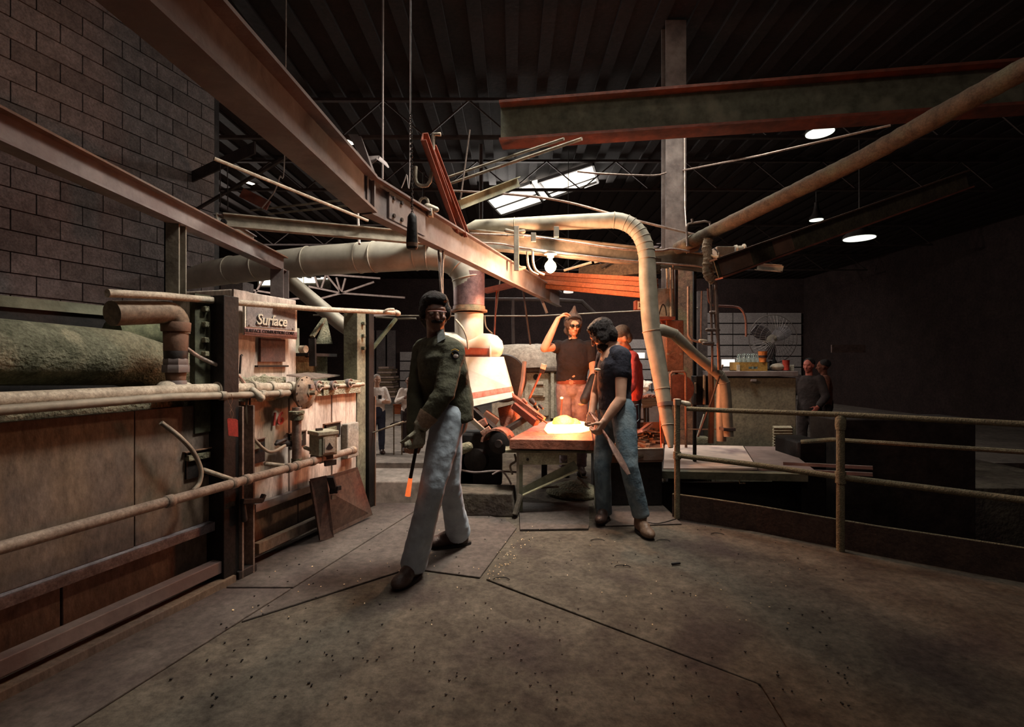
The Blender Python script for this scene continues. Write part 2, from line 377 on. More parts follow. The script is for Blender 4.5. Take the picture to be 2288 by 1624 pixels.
odoor(1, 1560, 1790, 698, 3, [(1612,1641,803,818)])
odoor(2, 1400, 1512, 757, 2, [(1418,1440,788,800)])
odoor(3, 893, 960, 785, 2, [])
odoor(4, 1150, 1320, 800, 3, [])
for n, (a, b) in enumerate(((826,838),(842,862),(866,884))):
    MB().bb((P(a,735,26.95).x, 26.85, LOW), (P(b,735,26.95).x, 26.99, P(a,738,26.9).z)).build('wall_panel', M('grey wall sheet', (.17,.14,.135), (.11,.09,.085), 3), kind='structure', smooth=False)
# high windows at the far left with the bright truss before them
for n, (a, b, t, u) in enumerate(((578,611,624,637),(650,733,613,640))):
    q0 = P(a, t, 26.8); q1 = P(b, u, 26.8); r = T('window_%d' % (n+1), None, None, (q0.x, 26.8, q1.z)); r['kind'] = 'structure'
    MB().bb((q0.x-.1, 26.86, q1.z-.1), (q1.x+.1, 26.95, q0.z+.1)).build('window_frame', steel_light, r, smooth=False)
    k = 3 if n else 1
    for i in range(k):
        MB().bb((q0.x+(q1.x-q0.x)*i/k+.03, 26.8, q1.z+(0.2*i if n else 0)), (q0.x+(q1.x-q0.x)*(i+1)/k-.03, 26.85, q0.z-(.0 if n else 0))).build('pane', sky_pane, r, smooth=False)
# big roof light over the hall
sk = T('window_3', None, None, (.9, 13, RZ-.2)); sk['kind'] = 'structure'
def skp(px, py, z=RZ-.12): D = (z-H)*F/(CY-py); return Vector(((px-CX)/F*D, D, z))
A = [skp(1086,444), skp(1186,406), skp(1213,449), skp(1119,480)]
B = [skp(1203,404), skp(1325,364), skp(1336,404), skp(1232,441)]
C_ = [skp(1188,407), skp(1200,404), skp(1229,442), skp(1215,448)]
for q in (A, B, C_): MB().prism(q, (0,0,.03)).build('pane', sky_pane, sk, smooth=False)
fr = MB()
for q in (A, B): 
    for i in range(4): fr.bar(q[i]-Vector((0,0,.02)), q[(i+1)%4]-Vector((0,0,.02)), .05, .08)
fr.bar(A[0].lerp(A[3],.55)-Vector((0,0,.03)), A[1].lerp(A[2],.55)-Vector((0,0,.03)), .03, .03)
fr.bar(B[0].lerp(B[3],.72)-Vector((0,0,.03)), B[1].lerp(B[2],.72)-Vector((0,0,.03)), .03, .03)
fr.build('window_frame', steel_dark, sk, smooth=False)
# roof trusses
def truss(a, b, h, n, label, mat=truss_mat, w=.05):
    a = Vector(a); b = Vector(b); r = T('roof_truss', label, 'truss', (a+b)/2)
    MB().bar(a+Vector((0,0,h)), b+Vector((0,0,h)), w*1.5, w).build('top_chord', mat, r, smooth=False)
    MB().bar(a, b, w*1.5, w).build('bottom_chord', mat, r, smooth=False)
    for i in range(n):
        p = a.lerp(b, i/n); q = a.lerp(b, (i+.5)/n)+Vector((0,0,h)); s = a.lerp(b, (i+1)/n)
        MB().bar(p, q, w*.5, w*.5).build('web_bar', mat, r, smooth=False)
        MB().bar(q, s, w*.5, w*.5).build('web_bar', mat, r, smooth=False)
truss((-9,8.6,5.25),(9,8.6,5.25),.65,12,'dark roof truss nearest above the beams, crossing the hall')
truss((-11,11.2,5.25),(11,11.2,5.25),.65,14,'dark roof truss passing just in front of the big roof light')
truss((-13,16.4,5.25),(14,16.4,5.25),.65,16,'dark roof truss just behind the big roof light')
truss((-14,20.8,5.25),(15,20.8,5.25),.65,16,'dark roof truss fourth back under the hall roof')
lt = T('roof_truss', 'pale lit truss meeting in a star of bars beside the far high windows', 'truss', P(760,650,17))
for (a, b) in (((690,640),(763,655)),((763,655),(905,665)),((729,613),(763,655)),((763,655),(836,630)),((729,613),(718,645)),((704,618),(712,643)),((752,620),(762,655)),((772,622),(763,655)),((705,670),(763,655)),((729,613),(850,622)),((588,625),(562,672)),((545,645),(608,655)),((644,669),(690,665))):
    MB().bar(P(*a,17), P(*b,17), .06, .06).build('truss_bar', M('pale truss paint', (.5,.4,.36), (.3,.22,.2), 6), lt, smooth=False)  # light on these bars is put into the pale colour
# hall lamps high on the right
def lamp(px, py, D, w, label, tilt=0):
    c = P(px, py, D); r = T('high_bay_lamp', label, 'lamp', c)
    MB().lathe(c, (0,0,1), [(0,w),(.06,w*.92),(.18,w*.5),(.34,w*.3),(.42,w*.28)], 24).build('lamp_shade', steel_dark, r)
    MB().lathe(c-Vector((0,0,.012)), (0,0,1), [(0,w*.93),(.01,w*.93)], 24).build('lamp_face', white_glow, r)
    MB().tube([c+Vector((0,0,.4)), Vector((c.x,c.y,RZ-.06))], .015, 6).build('stem', steel_dark, r)
lamp(1832, 296, 8.0, .22, 'large round glowing high bay lamp at the upper right of the hall')
lamp(1824, 491, 12, .16, 'small glowing high bay lamp half hidden by the right green and orange beam')
lamp(1920, 532, 10, .30, 'glowing high bay lamp at the right edge beneath the green and orange beam')
c = P(1270, 654, 8.5); r = T('pendant_lamp', 'white dome pendant lamp hanging behind the orange timber', 'lamp', c)
MB().lathe(c, (0,0,1), [(0,.085),(.02,.085),(.06,.07),(.10,.03),(.12,.01)], 20).build('lamp_shade', M('lit white shade', (.9,.8,.7), (.85,.75,.65), 3, emit=.9, bump=0), r)
MB().tube([c+Vector((0,0,.11)), Vector((c.x,c.y,RZ))], .006, 6).build('cord', black_iron, r)
c = P(1895, 779, 14); MB().box(c, (.95,.05,.22)).build('wall_sign', M('dim board', (.20,.13,.11), (.17,.11,.10), 2), label='dim pale board hanging in the dark at the far right', cat='board', smooth=False)
# concrete block wall at the left
bw = T('wall_left', None, None, (-4.2,5.6,PIT)); bw['kind'] = 'structure'
wd = Vector((.3055,1,0)).normalized(); wn = Vector((wd.y,-wd.x,0)); w0 = Vector((-4.16,6.5,0))+wd*.24
core = MB(); R = Matrix((wd, wn, Vector((0,0,1)))).transposed()
core.box(w0-wd*1.25-wn*.11+Vector((0,0,(5.9+PIT)/2)), (2.5,.2,5.9-PIT), R).build('mortar_core', mortar, bw, smooth=False)
zi = 0; z = .35
while z < 5.8:
    off = .2 if zi % 2 else 0; s = -off
    for i in range(7):
        a = max(0, i*.4-off); b = min(2.5, (i+1)*.4-off)
        if b-a > .05:
            MB().box(w0-wd*((a+b)/2)-wn*.0+Vector((0,0,z+.1)), (b-a-.012,.06+random.uniform(0,.006),.188), R).build('block', random.choice((block_mat,block_mat,block_mat2)), bw, smooth=False)
    z += .2; zi += 1
MB().box(w0+wd*.02-wn*.15+Vector((0,0,(5.9+PIT)/2)), (.16,.3,5.9-PIT), R).build('trim_1', steel_dark, kind='structure', smooth=False)
# plastered pier behind the furnace
c = P(518, 645, 7.2); MB().bb((c.x-.16,7.2,PIT),(c.x+.16,7.5,P(500,628,7.2).z)).build('trim_2', block_mat, kind='structure', smooth=False)
c = P(445, 665, 6.4)
# far curb in the trench
MB().bb((-4.5,7.3,PIT),(-.55,8.25,-.45)).build('concrete_curb', concrete_far, label='low concrete ledge in the dark trench beyond the furnace end', cat='ledge', bevel=.02)
MB().bb((-3.5,5.6,PIT),(-.75,5.95,-.72)).rough(.01).build('timber_baulk', wood_dark, label='dark timber baulk lying low in the trench beside the concrete ledge', cat='timber', bevel=.01)
# ================================================================== OVERHEAD STEEL
def struct_beam(name, a, b, w, h, mat, label, kind='ibeam', cat='beam', t=.014, extra=None):
    r = T(name, label, cat, a)
    mm = MB(); getattr(mm, kind)(a, b, w, h, t); mm.build('beam_section' if kind != 'channel' else 'channel_section', mat, r, smooth=False)
    return r
# main runway beam
z0 = 2.2; a = Vector((-.775, 2.62, z0)); b = Vector((.66, 6.9, z0)); n0 = Vector((-.90, .3, z0))
r = T('runway_beam', 'large dusty runway beam running from upper left down toward the bulb', 'beam', b)
d = (b-a).normalized(); side = frame_of(d)[0]
for p_, q_ in ((n0, a),): MB().bar(p_, q_, .014, .17).build('web', steel_dusty, r, smooth=False); MB().bar(p_, q_, .12, .014, oy=.093).build('top_flange', steel_dusty, r, smooth=False); MB().bar(p_, q_, .12, .014, oy=-.093).build('bottom_flange', steel_dusty, r, smooth=False)
MB().bar(a, b, .014, .19).build('web', steel_dusty, r, smooth=False)
MB().bar(a, b, .085, .012, oy=.100).build('top_flange', steel_dusty, r, smooth=False)
MB().bar(a, b, .07, .012, oy=-.100).build('bottom_flange', steel_dusty, r, smooth=False)
for q in (2.60, 2.66):
    p = a+(b-a)*((q-a.y)/(b.y-a.y)); MB().bar(p-Vector((0,0,.085)), p+Vector((0,0,.085)), .05, .012, up=d, ox=0).build('stiffener', steel_dusty, r, smooth=False)
pl = a+(b-a)*((2.80-a.y)/(b.y-a.y)); p2 = a+(b-a)*((3.2-a.y)/(b.y-a.y))
MB().bar(pl, p2, .012, .15, ox=.014).build('splice_plate', steel_dusty, r, smooth=False)
for u in (.1,.3):
    for zz in (-.05,.05):
        q = pl.lerp(p2, u)+side*.02+Vector((0,0,zz)); MB().lathe(q, side, [(0,.012),(.01,.012)], 6).build('bolt', steel_dark, r)
# second light beam at left with post
r = T('side_beam', 'rusty topped beam at upper left with a bright cut end', 'beam', (-2.33,4.2,2.25))
a = Vector((-2.22,2.0,2.325)); b = Vector((-2.37,5.1,2.325))
MB().bar(a,b,.01,.13).build('web', steel_dusty, r, smooth=False); MB().bar(a,b,.10,.012,oy=.07).build('top_flange', rust, r, smooth=False); MB().bar(a,b,.10,.012,oy=-.07).build('bottom_flange', steel_dusty, r, smooth=False)
r = T('steel_post', 'dark post standing on the furnace under the cut end of the rusty beam', 'post', P(625,678,5.0))
MB().ibeam(P(625,602,5.02), P(625,690,5.02), .13,.13,.012, up=Vector((0,1,0))).build('post_section', steel_dusty, r, smooth=False)
r = T('steel_post', 'pale channel post at the left edge under the rusty topped beam', 'post', P(392,655,3.4))
MB().channel(P(392,498,3.38), P(392,668,3.38), .10,.08,.01, up=Vector((0,1,0))).build('post_section', steel_light, r, smooth=False)
# short angle bracket beside it
r = T('angle_bracket', 'pale steel angle with round bolt hole behind the rusty beam', 'bracket', P(520,490,4.3))
MB().bar(P(484,488,4.25), P(566,540,5.2), .012, .10).build('plate', steel_light, r, smooth=False)
MB().bar(P(484,478,4.25), P(566,528,5.2), .07, .01).build('flange', steel_dusty, r, smooth=False)
MB().lathe(P(497,494,4.2)+Vector((0,.03,0)), (.2,-1,0), [(0,.022),(.03,.022)], 12).build('bolt', black_iron, r)
# cross beam left piece and right piece
r = T('cross_beam', 'pale cross beam at left passing behind the big runway beam', 'beam', P(700,500,4.5))
a = P(500,492,4.30); b = P(960,519,4.95); b.z = a.z
for nm, args in (('web',(.01,.10,0,0)),('top_flange',(.08,.01,0,.052)),('bottom_flange',(.08,.01,0,-.052))):
    MB().bar(a,b,args[0],args[1],ox=args[2],oy=args[3]).build(nm, steel_light, r, smooth=False)
r = T('cross_beam', 'dusty cross beam above the light bulb running right to the wrapped pipe', 'beam', P(1300,560,5))
a = P(1040,532,4.95); b = P(1600,590,5.25)
for nm, args in (('web',(.012,.16,0,0)),('top_flange',(.10,.012,0,.085)),('bottom_flange',(.10,.012,0,-.085))):
    MB().bar(a,b,args[0],args[1],ox=args[2],oy=args[3]).build(nm, steel_light, r, smooth=False)
MB().tube(spline(L((1050,522,4.9),(1200,530,4.9),(1380,555,4.9),(1470,560,4.9),(1500,556,4.9),(1540,562,4.9))), .012, 8).build('conduit', pipe_cond, label='thin conduit lying along the top of the dusty cross beam', cat='conduit')
MB().tube(spline(L((1060,542,4.86),(1120,545,4.86),(1155,552,4.86),(1230,562,4.86),(1400,582,4.95),(1500,590,5.0),(1570,597,5.0),(1578,620,5.0))), .010, 8).build('conduit', pipe_cond, label='bent conduit clipped under the dusty cross beam behind the bulb', cat='conduit')
for i,(px,py,dy) in enumerate(((1154,505,100),(1243,506,24),(1192,520,20))):
    q = P(px,py,4.78); MB().box(q-Vector((0,0,dy/F*4.78/2)), (.05,.025,dy/F*4.78)).build('hanger_strap', steel_light, label=('long flat hanger strap hooked over the cross beam left of the bulb','short hanger block on the cross beam right above the bulb','small hanger block on the cross beam between the two straps')[i], cat='hanger', smooth=False, bevel=.004)
# red diagonal channel and hangers
r = T('red_channel', 'red steel channel sloping down right to the runway beam', 'beam', P(1000,420,4))
a = P(948,305,3.0); b = P(1022,514,3.70)
MB().channel(a,b,.035,.07,.008).build('channel_section', redpaint, r, smooth=False)
r = T('red_channel', 'second red steel channel just right of the sloping pair at top', 'beam', P(1010,400,4))
MB().channel(P(968,330,3.2),P(1042,524,3.80),.03,.06,.008).build('channel_section', redpaint, r, smooth=False)
r = T('steel_angle', 'green grey steel angle pointing right toward the big roof light', 'beam', P(1030,455,4.2))
MB().angle(P(1030,456,4.5),P(1162,405,5.0),.05,.09,.008).build('angle_section', greenpaint, r, smooth=False)
# U-shaped hook hanger and eye bolt
r = T('pipe_hanger', 'pale U shaped pipe hanger above the runway beam', 'hanger', P(950,410,3.0))
MB().tube(L((985,300,3.2),(968,300,3.2))+arc(P(968,302,3.2),P(968,410,3.2),P(955,414,3.2),4)+arc(P(950,415,3.2),P(928,418,3.2),P(928,395,3.2),5)+L((929,372,3.2)), .012, 10).build('hook_rod', pipe_pale, r)
r = T('eye_bolt', 'pale eye bolt with clamp sitting on the runway beam', 'clamp', P(950,440,3.3))
MB().ring(P(947,452,3.25),(.2,1,0),.03,.009).build('eye', white_paint, r); MB().tube(L((947,385,3.25),(947,442,3.25)), .009, 8).build('shank', steel_dark, r)
MB().cap(P(955,462,3.25),P(975,468,3.25),.025,.018).build('clamp_body', white_paint, r); MB().box(P(962,476,3.25),(.03,.06,.05)).build('jaw', white_paint, r, bevel=.004)
r = T('trolley_clamp', 'small clamp with eye on the runway beam left of the bulb', 'clamp', P(1160,600,5.2))
MB().ring(P(1151,592,5.15),(.3,1,0),.03,.010).build('eye', steel_light, r); MB().cap(P(1158,600,5.15),P(1172,598,5.15),.03,.018).build('clamp_body', steel_light, r)
r = T('beam_clamp', 'pale beam clamp gripping the cross beam at the long hanger strap', 'clamp', P(1150,525,4.8))
MB().cap(P(1131,515,4.84),P(1150,519,4.84),.020,.016).cap(P(1150,519,4.84),P(1170,517,4.84),.016,.020).build('upper_jaw', steel_light, r)
MB().cap(P(1135,526,4.84),P(1168,528,4.84),.014,.014).build('lower_jaw', steel_light, r)
for k,(x0,x1) in enumerate(((1178,1195),(1190,1208))):
    MB().tube(spline(L((x0,562,4.85),(x0+2,590,4.85),(x0+10,606,4.85),(x1+8,614,4.85))), .012, 8).build('cable_loop', white_paint, label=('pale bent hook rod left of the bulb','pale bent hook rod just beside the bulb')[k], cat='hook')
# pendant handle with chain
r = T('pull_handle', 'worn black bullet shaped pull handle hanging on a chain', 'handle', P(921,555,2.6))
t0 = P(921,478,2.6); b0 = P(921,557,2.6)
MB().lathe(b0,(t0-b0),[(0,.022),(.006,.029),(.04,.031),(.12,.027),(.17,.024),(.185,.016),(.192,.006)],20).rough(.0015,40).build('grip', black_iron, r)
MB().lathe(b0+Vector((0,0,.012)),(0,0,1),[(0,.0305),(.02,.0315)],20).build('worn_band', rust, r)
pt = P(918,250,2.6); n = 40
MB().tube([pt, Vector((pt.x,pt.y,RZ))], .003, 6).build('cord', black_iron, r)
for i in range(n):
    c0 = t0.lerp(pt, (i+.5)/n); l = (pt-t0).length/n
    q = MB(); ax = Vector((1,0,0)) if i % 2 else Vector((0,1,0)); pts = []
    o = Vector((0,1,0)) if i % 2 else Vector((1,0,0))
    for k in range(8):
        t = 2*pi*k/8; pts.append(c0+o*cos(t)*.006+Vector((0,0,1))*sin(t)*l*.72)
    q.tube(pts, .0022, 5, closed=True).build('link', black_iron, r)
# long rods and conduits
def rod(name, pts, rad, mat, label, cat='pipe', n=8, sp=False):
    return MB().tube(spline(pts) if sp else pts, rad, n).build(name, mat, label=label, cat=cat)
rod('steel_rod', L((478,354,3.6),(822,493,4.66)), .014, pipe_pale, 'long pale slanting rod at upper left ending on the cross beam', 'rod')
rod('conduit', L((1010,426,5.6),(1150,435,5.4),(1265,451,5.3),(1400,487,5.2),(1560,526,5.1)), .013, pipe_cond, 'pinkish conduit crossing below the roof light down to the right pipes', 'conduit', sp=True)
rod('conduit', L((1290,383,5.9),(1345,388,5.9),(1440,392,6.3),(1470,391,6.5),(1488,386,6.62)), .012, pipe_cond, 'bent conduit running from the roof light to the tall column', 'conduit', sp=True)
rod('conduit', L((1524,381,6.68),(1700,347,5.0),(1990,280,4.3)), .011, pipe_cond, 'thin conduit leaving the tall column toward upper right', 'conduit')
rod('steel_pipe', L((1000,396,6.3),(1260,310,5.2)), .016, steel_light, 'upper of two parallel pipes under the top red beam', 'pipe')
rod('steel_pipe', L((1003,411,6.3),(1300,310,5.0)), .018, steel_light, 'lower of two parallel pipes under the top red beam', 'pipe')
rod('steel_pipe', L((560,470,7.0),(775,446,6.0)), .014, steel_light, 'upper thin pipe behind the pale left cross beam', 'pipe')
rod('steel_pipe', L((600,478,7.0),(790,458,6.0)), .014, steel_light, 'lower thin pipe behind the pale left cross beam', 'pipe')
rod('hanger_rod', L((1050,290,5.6),(1028,455,5.6)), .009, pipe_cond, 'thin slanting hanger rod left of the roof light', 'rod')
rod('hanger_rod', [Vector((P(857,305,4.4).x,4.4,RZ)),P(855,400,4.4)], .009, steel_dusty, 'short hanger rod above the runway beam near the torn sheet', 'rod')
rod('hanger_rod', L((799,462,5.4),(803,545,5.0)), .012, pipe_cond, 'hanger rod holding the big round duct', 'rod')
rod('hanging_cable', [Vector((P(916,345,3.9).x,3.9,RZ))]+L((916,345,3.9),(908,390,3.9),(897,420,3.9)), .005, steel_dusty, 'pale loose cable left of the pull chain', 'cable', sp=True)
rod('hanging_cable', [Vector((P(640,300,5.4).x,5.4,RZ))]+L((636,345,5.4),(625,395,5.4),(612,430,5.4),(585,465,5.4)), .007, pipe_cond, 'loose curved cable hanging at upper left', 'cable', sp=True)
rod('hanging_cable', L((492,365,5.8),(492,460,5.8)), .006, truss_mat, 'straight thin drop wire behind the pale slanting rod', 'cable')
rod('hanging_cable', L((508,370,5.8),(509,470,5.8)), .006, truss_mat, 'second thin drop wire right of the straight drop wire', 'cable')
rod('hanger_rod', L((979,552,3.45),(984,625,3.45),(987,662,3.45)), .008, pipe_cond, 'left of two pale wires dropping past the duct elbow', 'wire')
rod('hanger_rod', L((990,558,3.47),(988,625,3.47),(989,662,3.47)), .008, pipe_cond, 'right of two pale wires dropping past the duct elbow', 'wire')
rod('air_hose', L((1018,714,4.94),(1034,733,4.93),(1043,755,4.93),(1046,780,4.93)), .010, white_paint, 'white hose curving over the shoulder of the olive jacket man', 'hose', sp=True)
rod('long_wire', L((700,704,7.4),(1020,706,7.2),(1200,706,7.2),(1440,694,7.1),(1562,688,6.92)), .011, steel_light, 'long pale horizontal wire behind the workers heads', 'wire')
rod('rail_bar', [Vector((P(1075,0,9).x,9,5.3))]+L((1075,668,9),(1240,670,9),(1300,674,9),(1330,702,9)), .04, truss_mat, 'dim horizontal pipe bending down behind the hooded man', 'pipe')
rod('drop_rod', L((1146,668,8.8),(1148,830,8.8)), .03, truss_mat, 'dim vertical rod standing before the domed kiln', 'rod')
rod('drop_rod', L((1110,638,6.17),(1104,760,6.17)), .011, redpaint, 'red drop rod right of the hood stack', 'rod')
rod('drop_rod', L((1118,620,6.2),(1108,700,6.2)), .008, steel_light, 'thin pale drop wire right of the hood stack', 'wire')
rod('drop_rod', L((1166,628,6.08),(1185,770,6.08)), .012, truss_mat, 'dim slanting drop rod between hood stack and raised arm', 'rod')
rod('flex_cable', L((1083,705,5.6),(1086,730,5.6),(1100,745,5.6)), .008, steel_light, 'thin cable curling beside the hood stack', 'cable', sp=True)
# torn sheet metal at top
r = T('torn_sheet', 'torn dusty sheet metal curling above the runway beam', 'sheet metal', P(820,350,3.6))
q = MB(); a=P(778,300,3.4); q.add([P(778,300,2.6),P(800,300,2.62),P(838,398,2.72),P(833,401,2.70)],[(0,1,2,3)]); q2=[v+Vector((.01,.02,0)) for v in q.v]; q.add(q2,[(3,2,1,0)]); q.build('strip', steel_dusty, r, smooth=False)
q = MB(); q.loft([(P(822,362,2.75),(.014,0,0),(0,.007,.036)),(P(845,352,2.75),(.007,0,0),(0,.02,.02)),(P(862,366,2.75),(.007,0,0),(0,.014,.014)),(P(868,374,2.75),(.003,0,0),(0,.007,.007))],8); q.build('curl', steel_dusty, r)
r = T('ceiling_bracket', 'rusty triangular plates bolted to the roof at upper left', 'bracket', P(560,420,6))
MB().bar(P(570,330,5.6),P(430,395,6.4),.02,.14).build('strut', truss_mat, r, smooth=False); MB().bar(P(540,430,6.0),P(600,460,6.0),.02,.12).build('strut', redpaint, r, smooth=False)
MB().bar(P(435,470,6.2),P(650,345,5.4),.03,.03).build('brace', truss_mat, r, smooth=False)
for k,(x,y,w) in enumerate(((558,409,10),(781,318,8),(770,312,6))):
    MB().box(skp(x,y,RZ-.07),(w*.012,.2,.02),Matrix.Rotation(-.5,3,'Z')).build('light_chink', sky_pane, label=('small bright chink of daylight at upper left','bright chink of daylight beside the torn sheet','second bright chink beside the torn sheet')[k], cat='roof gap')
rod('steel_rod', [skp(752,322)]+L((795,362,5)), .014, steel_dusty, 'short grey rod slanting above the runway beam near the chinks', 'rod')
# top right beam and column
r = T('roof_girder', 'large red and green girder crossing the top over the tall column', 'girder', (3,5.3,3.85))
a = Vector((-.13,5.75,3.85)); b = Vector((6.5,4.75,3.85))
MB().bar(a,b,.26,.03,oy=.015).build('bottom_flange', redpaint, r, smooth=False); MB().bar(a,b,.02,.40,oy=.23).build('web', greenpaint, r, smooth=False); MB().bar(a,b,.26,.03,oy=.445).build('top_flange', redpaint, r, smooth=False)
r = T('steel_column', 'tall dusty steel column right of the white duct', 'column', (2.215,6.75,PIT))
q = MB(); cx, cy = 2.215, 6.75
MB().bb((cx-.138,cy-.10,0),(cx+.138,cy-.085,RZ-.06)).build('front_flange', M('dark column steel', (.15,.12,.105), (.07,.052,.046), 6, .7, .2), r, smooth=False)
MB().bb((cx-.138,cy+.085,0),(cx+.138,cy+.10,RZ-.06)).build('rear_flange', M('dark column steel', (.15,.12,.105), (.07,.052,.046), 6, .7, .2), r, smooth=False)
MB().bb((cx-.008,cy-.085,0),(cx+.008,cy+.085,RZ-.06)).build('web', M('dark column steel', (.15,.12,.105), (.07,.052,.046), 6, .7, .2), r, smooth=False)
MB().bb((cx-.2,cy-.2,PIT),(cx+.2,cy+.2,0)).build('footing', concrete, r, smooth=False)
rod('conduit', L((1529,240,6.6),(1530,460,6.6),(1534,520,6.3),(1537,548,6.0)), .008, pipe_cond, 'thin conduit running down the right side of the tall column', 'conduit')
# right runway beam, green/orange
r = T('right_beam', 'long beam at right with faded green and orange paint', 'beam', (2.0,4.0,2.2))
a = P(1600,602,4.55); b = P(2160,402,5.35)
mids = [a.lerp(b,t) for t in (0,.07,.16,.30,.5,1)]
MB().bar(a,b,.012,.17).build('web', M('dim green beam paint',(.10,.085,.05),(.05,.04,.025),8,.8), r, smooth=False); MB().bar(a,b,.11,.014,oy=.09).build('top_flange', M('dark red beam paint',(.10,.05,.03),(.06,.03,.02),7,.7), r, smooth=False); MB().bar(a,b,.11,.014,oy=-.09).build('bottom_flange', redpaint, r, smooth=False)
sd = frame_of(b-a)[0]
for (t0_, t1_) in ((.01,.12),(.2,.27)):
    MB().bar(a.lerp(b,t0_)+sd*.009, a.lerp(b,t1_)+sd*.009, .004, .15).build('paint_patch', rust, r, smooth=False)
    MB().bar(a.lerp(b,t0_)-sd*.009, a.lerp(b,t1_)-sd*.009, .004, .15).build('paint_patch', rust, r, smooth=False)
# wrapped pipes
r = T('wrapped_pipe', 'thick cloth wrapped pipe rising right to the edge of view', 'pipe', P(1520,553,5.0))
pts = [P(1512,556,5.1).lerp(P(1930,352,3.6), i/40) for i in range(41)]+[P(1930,352,3.6).lerp(P(2350,120,2.7), i/20) for i in range(1,21)]
MB().tube(pts, [.062+.005*noise.noise(p*14)+(.003 if i % 2 else 0) for i,p in enumerate(pts)], 16).build('lagging', wrap_mat, r)
MB().lathe(pts[0]-(pts[1]-pts[0])*.3,(pts[1]-pts[0]),[(0,.04),(.06,.066)],16).build('end_band', steel_dark, r)
r = T('wrapped_riser', 'lumpy cloth wrapped riser pipe below the thick wrapped pipe', 'pipe', P(1580,620,4.7))
pts = spline(L((1583,535,4.72),(1579,552,4.72),(1582,575,4.7),(1580,600,4.7),(1585,618,4.7),(1596,627,4.7)),8)
MB().tube(pts, [.043+.006*noise.noise(p*30)+.004*(i%3==0) for i,p in enumerate(pts)], 14).build('lagging', M('pale wrapped lagging',(.42,.32,.22),(.20,.15,.10),20,.9,bump=.5), r)
MB().tube(L((1586,570,4.68),(1606,574,4.6)), .014, 10).build('valve_stem', pipe_pale, r); MB().ring(P(1606,571,4.6),(1,-.4,0),.025,.006).build('hand_wheel', steel_light, r)
# added glowing panes at the area lamps, unseen from the camera
for n_, (x, y, sx, sy) in enumerate(((1.2,3.5,1.4,.8),(.8,5.6,3.7,.7),(.8,.2,1.7,1.0),(-10,13,1.1,1.6),(6.2,19,.7,.7))):
    if y > 2.6: MB().bb((x-sx/2,y-sy/2,RZ-.02-.05),(x+sx/2,y+sy/2,RZ-.05)).build('window_%d' % (n_+4), sky_pane, kind='structure', smooth=False)
# ================================================================== DUCTS
def seams(r, pts, rad, idx, mat, name='seam'):
    for i in idx:
        p = pts[i]; d = (pts[min(i+1,len(pts)-1)]-pts[max(i-1,0)]); MB().ring(p, d, rad+.002, .006, 24, 6).build(name, mat, r)
r = T('exhaust_duct', 'big round exhaust duct across the left turning down into the hood', 'duct', P(800,590,5.2))
pa = L((388,629,6.08),(430,622,6.0),(470,612,5.9),(520,603,5.75),(580,596,5.6),(700,583,5.4),(800,576,5.25),(900,571,5.15))
bend = arc(P(930,569,5.12), P(1046,560,5.1), P(1047,640,5.12), 8)
pts = pa+bend+[P(1048,690,5.12)]
MB().tube(pts, [.115,.125,.15,.155,.158,.160,.160,.160]+[.160]*9+[.155], 32).build('duct_body', duct_mat, r)
seams(r, pts, .158, (3,4), duct_mat); 
for f_ in ((690,584,5.41),(805,576,5.25),(838,574,5.2)):
    MB().ring(P(*f_), (1,0,-.28) if 0 else (P(900,571,5.15)-P(700,583,5.4)), .162, .006, 28, 6).build('seam', duct_mat, r)
for i in (8,9,11,13,15): MB().ring(pts[i], pts[i+1]-pts[i-1], .161, .007, 28, 6).build('seam', duct_mat, r)
MB().lathe(P(1048,610,5.12),(0,0,-1),[(0,.161),(.16,.163),(.34,.160)],32).build('scorched_sleeve', heat_pipe, r)
MB().lathe(P(1048,697,5.12),(0,0,1),[(0,.19),(.02,.19),(.022,.17),(.06,.165)],32).build('flange', M('green red flange',(.22,.20,.12),(.36,.10,.05),5,.6), r)
MB().lathe(P(1048,700,5.12),(0,0,-1),[(0,.15),(.30,.148)],32).build('lower_stack', hood_white, r)
r = T('branch_duct', 'sloping branch duct dropping right behind the furnace end', 'duct', P(700,670,5.6))
MB().tube(L((600,575,5.7),(640,622,5.7),(690,664,5.75),(760,722,5.8),(800,750,5.85)), .085, 24).build('duct_body', duct_mat, r)
# hood
r = T('exhaust_hood', 'glowing white flared exhaust hood with two red bands', 'hood', P(1090,905,5.05))
D = 5.1
k1 = P(985,772,D); k2 = P(1095,776,D)
MB().chain_cap([k1, k2], [.142,.142], 24).build('drum_top', hood_white, r)
mm = MB(); mm.chain_cap([k1-Vector((0,0,.022))+Vector((.0,-.004,0)), k2-Vector((0,0,.022))+Vector((.0,-.004,0))], [.143,.143], 32)
# red band: a skirt strip below the drum
tp = [P(1000,782,D-.145),P(1120,785,D-.12),P(1126,790,D+.12),P(1000,782,D+.14)]
def skirt(y0, y1, mat, nm, o=0):
    # rectangular flare; corner columns interpolate between top and bottom
    T0 = [P(985,797,D-.13), P(1123,797,D-.13), P(1126,797,D+.14), P(985,797,D+.14)]
    B0 = [P(1038,912,D-.28), P(1143,888,D-.28), P(1150,885,D+.2), P(1030,905,D+.2)]
    q = []
    for t in (y0, y1):
        c = sum((T0[i].lerp(B0[i],t) for i in range(4)), Vector())/4
        for i in range(4):
            v = T0[i].lerp(B0[i], t); q.append(v+(v-c).normalized()*o)
    MB().hexa([q[0],q[1],q[2],q[3],q[4],q[5],q[6],q[7]]).build(nm, mat, r, smooth=False)
skirt(0,.75,hood_white,'skirt'); skirt(.745,.86,hood_red,'red_band',.003); skirt(.855,1,hood_white,'skirt_hem')
vs=[]; fs=[]; nb_=9; na_=10
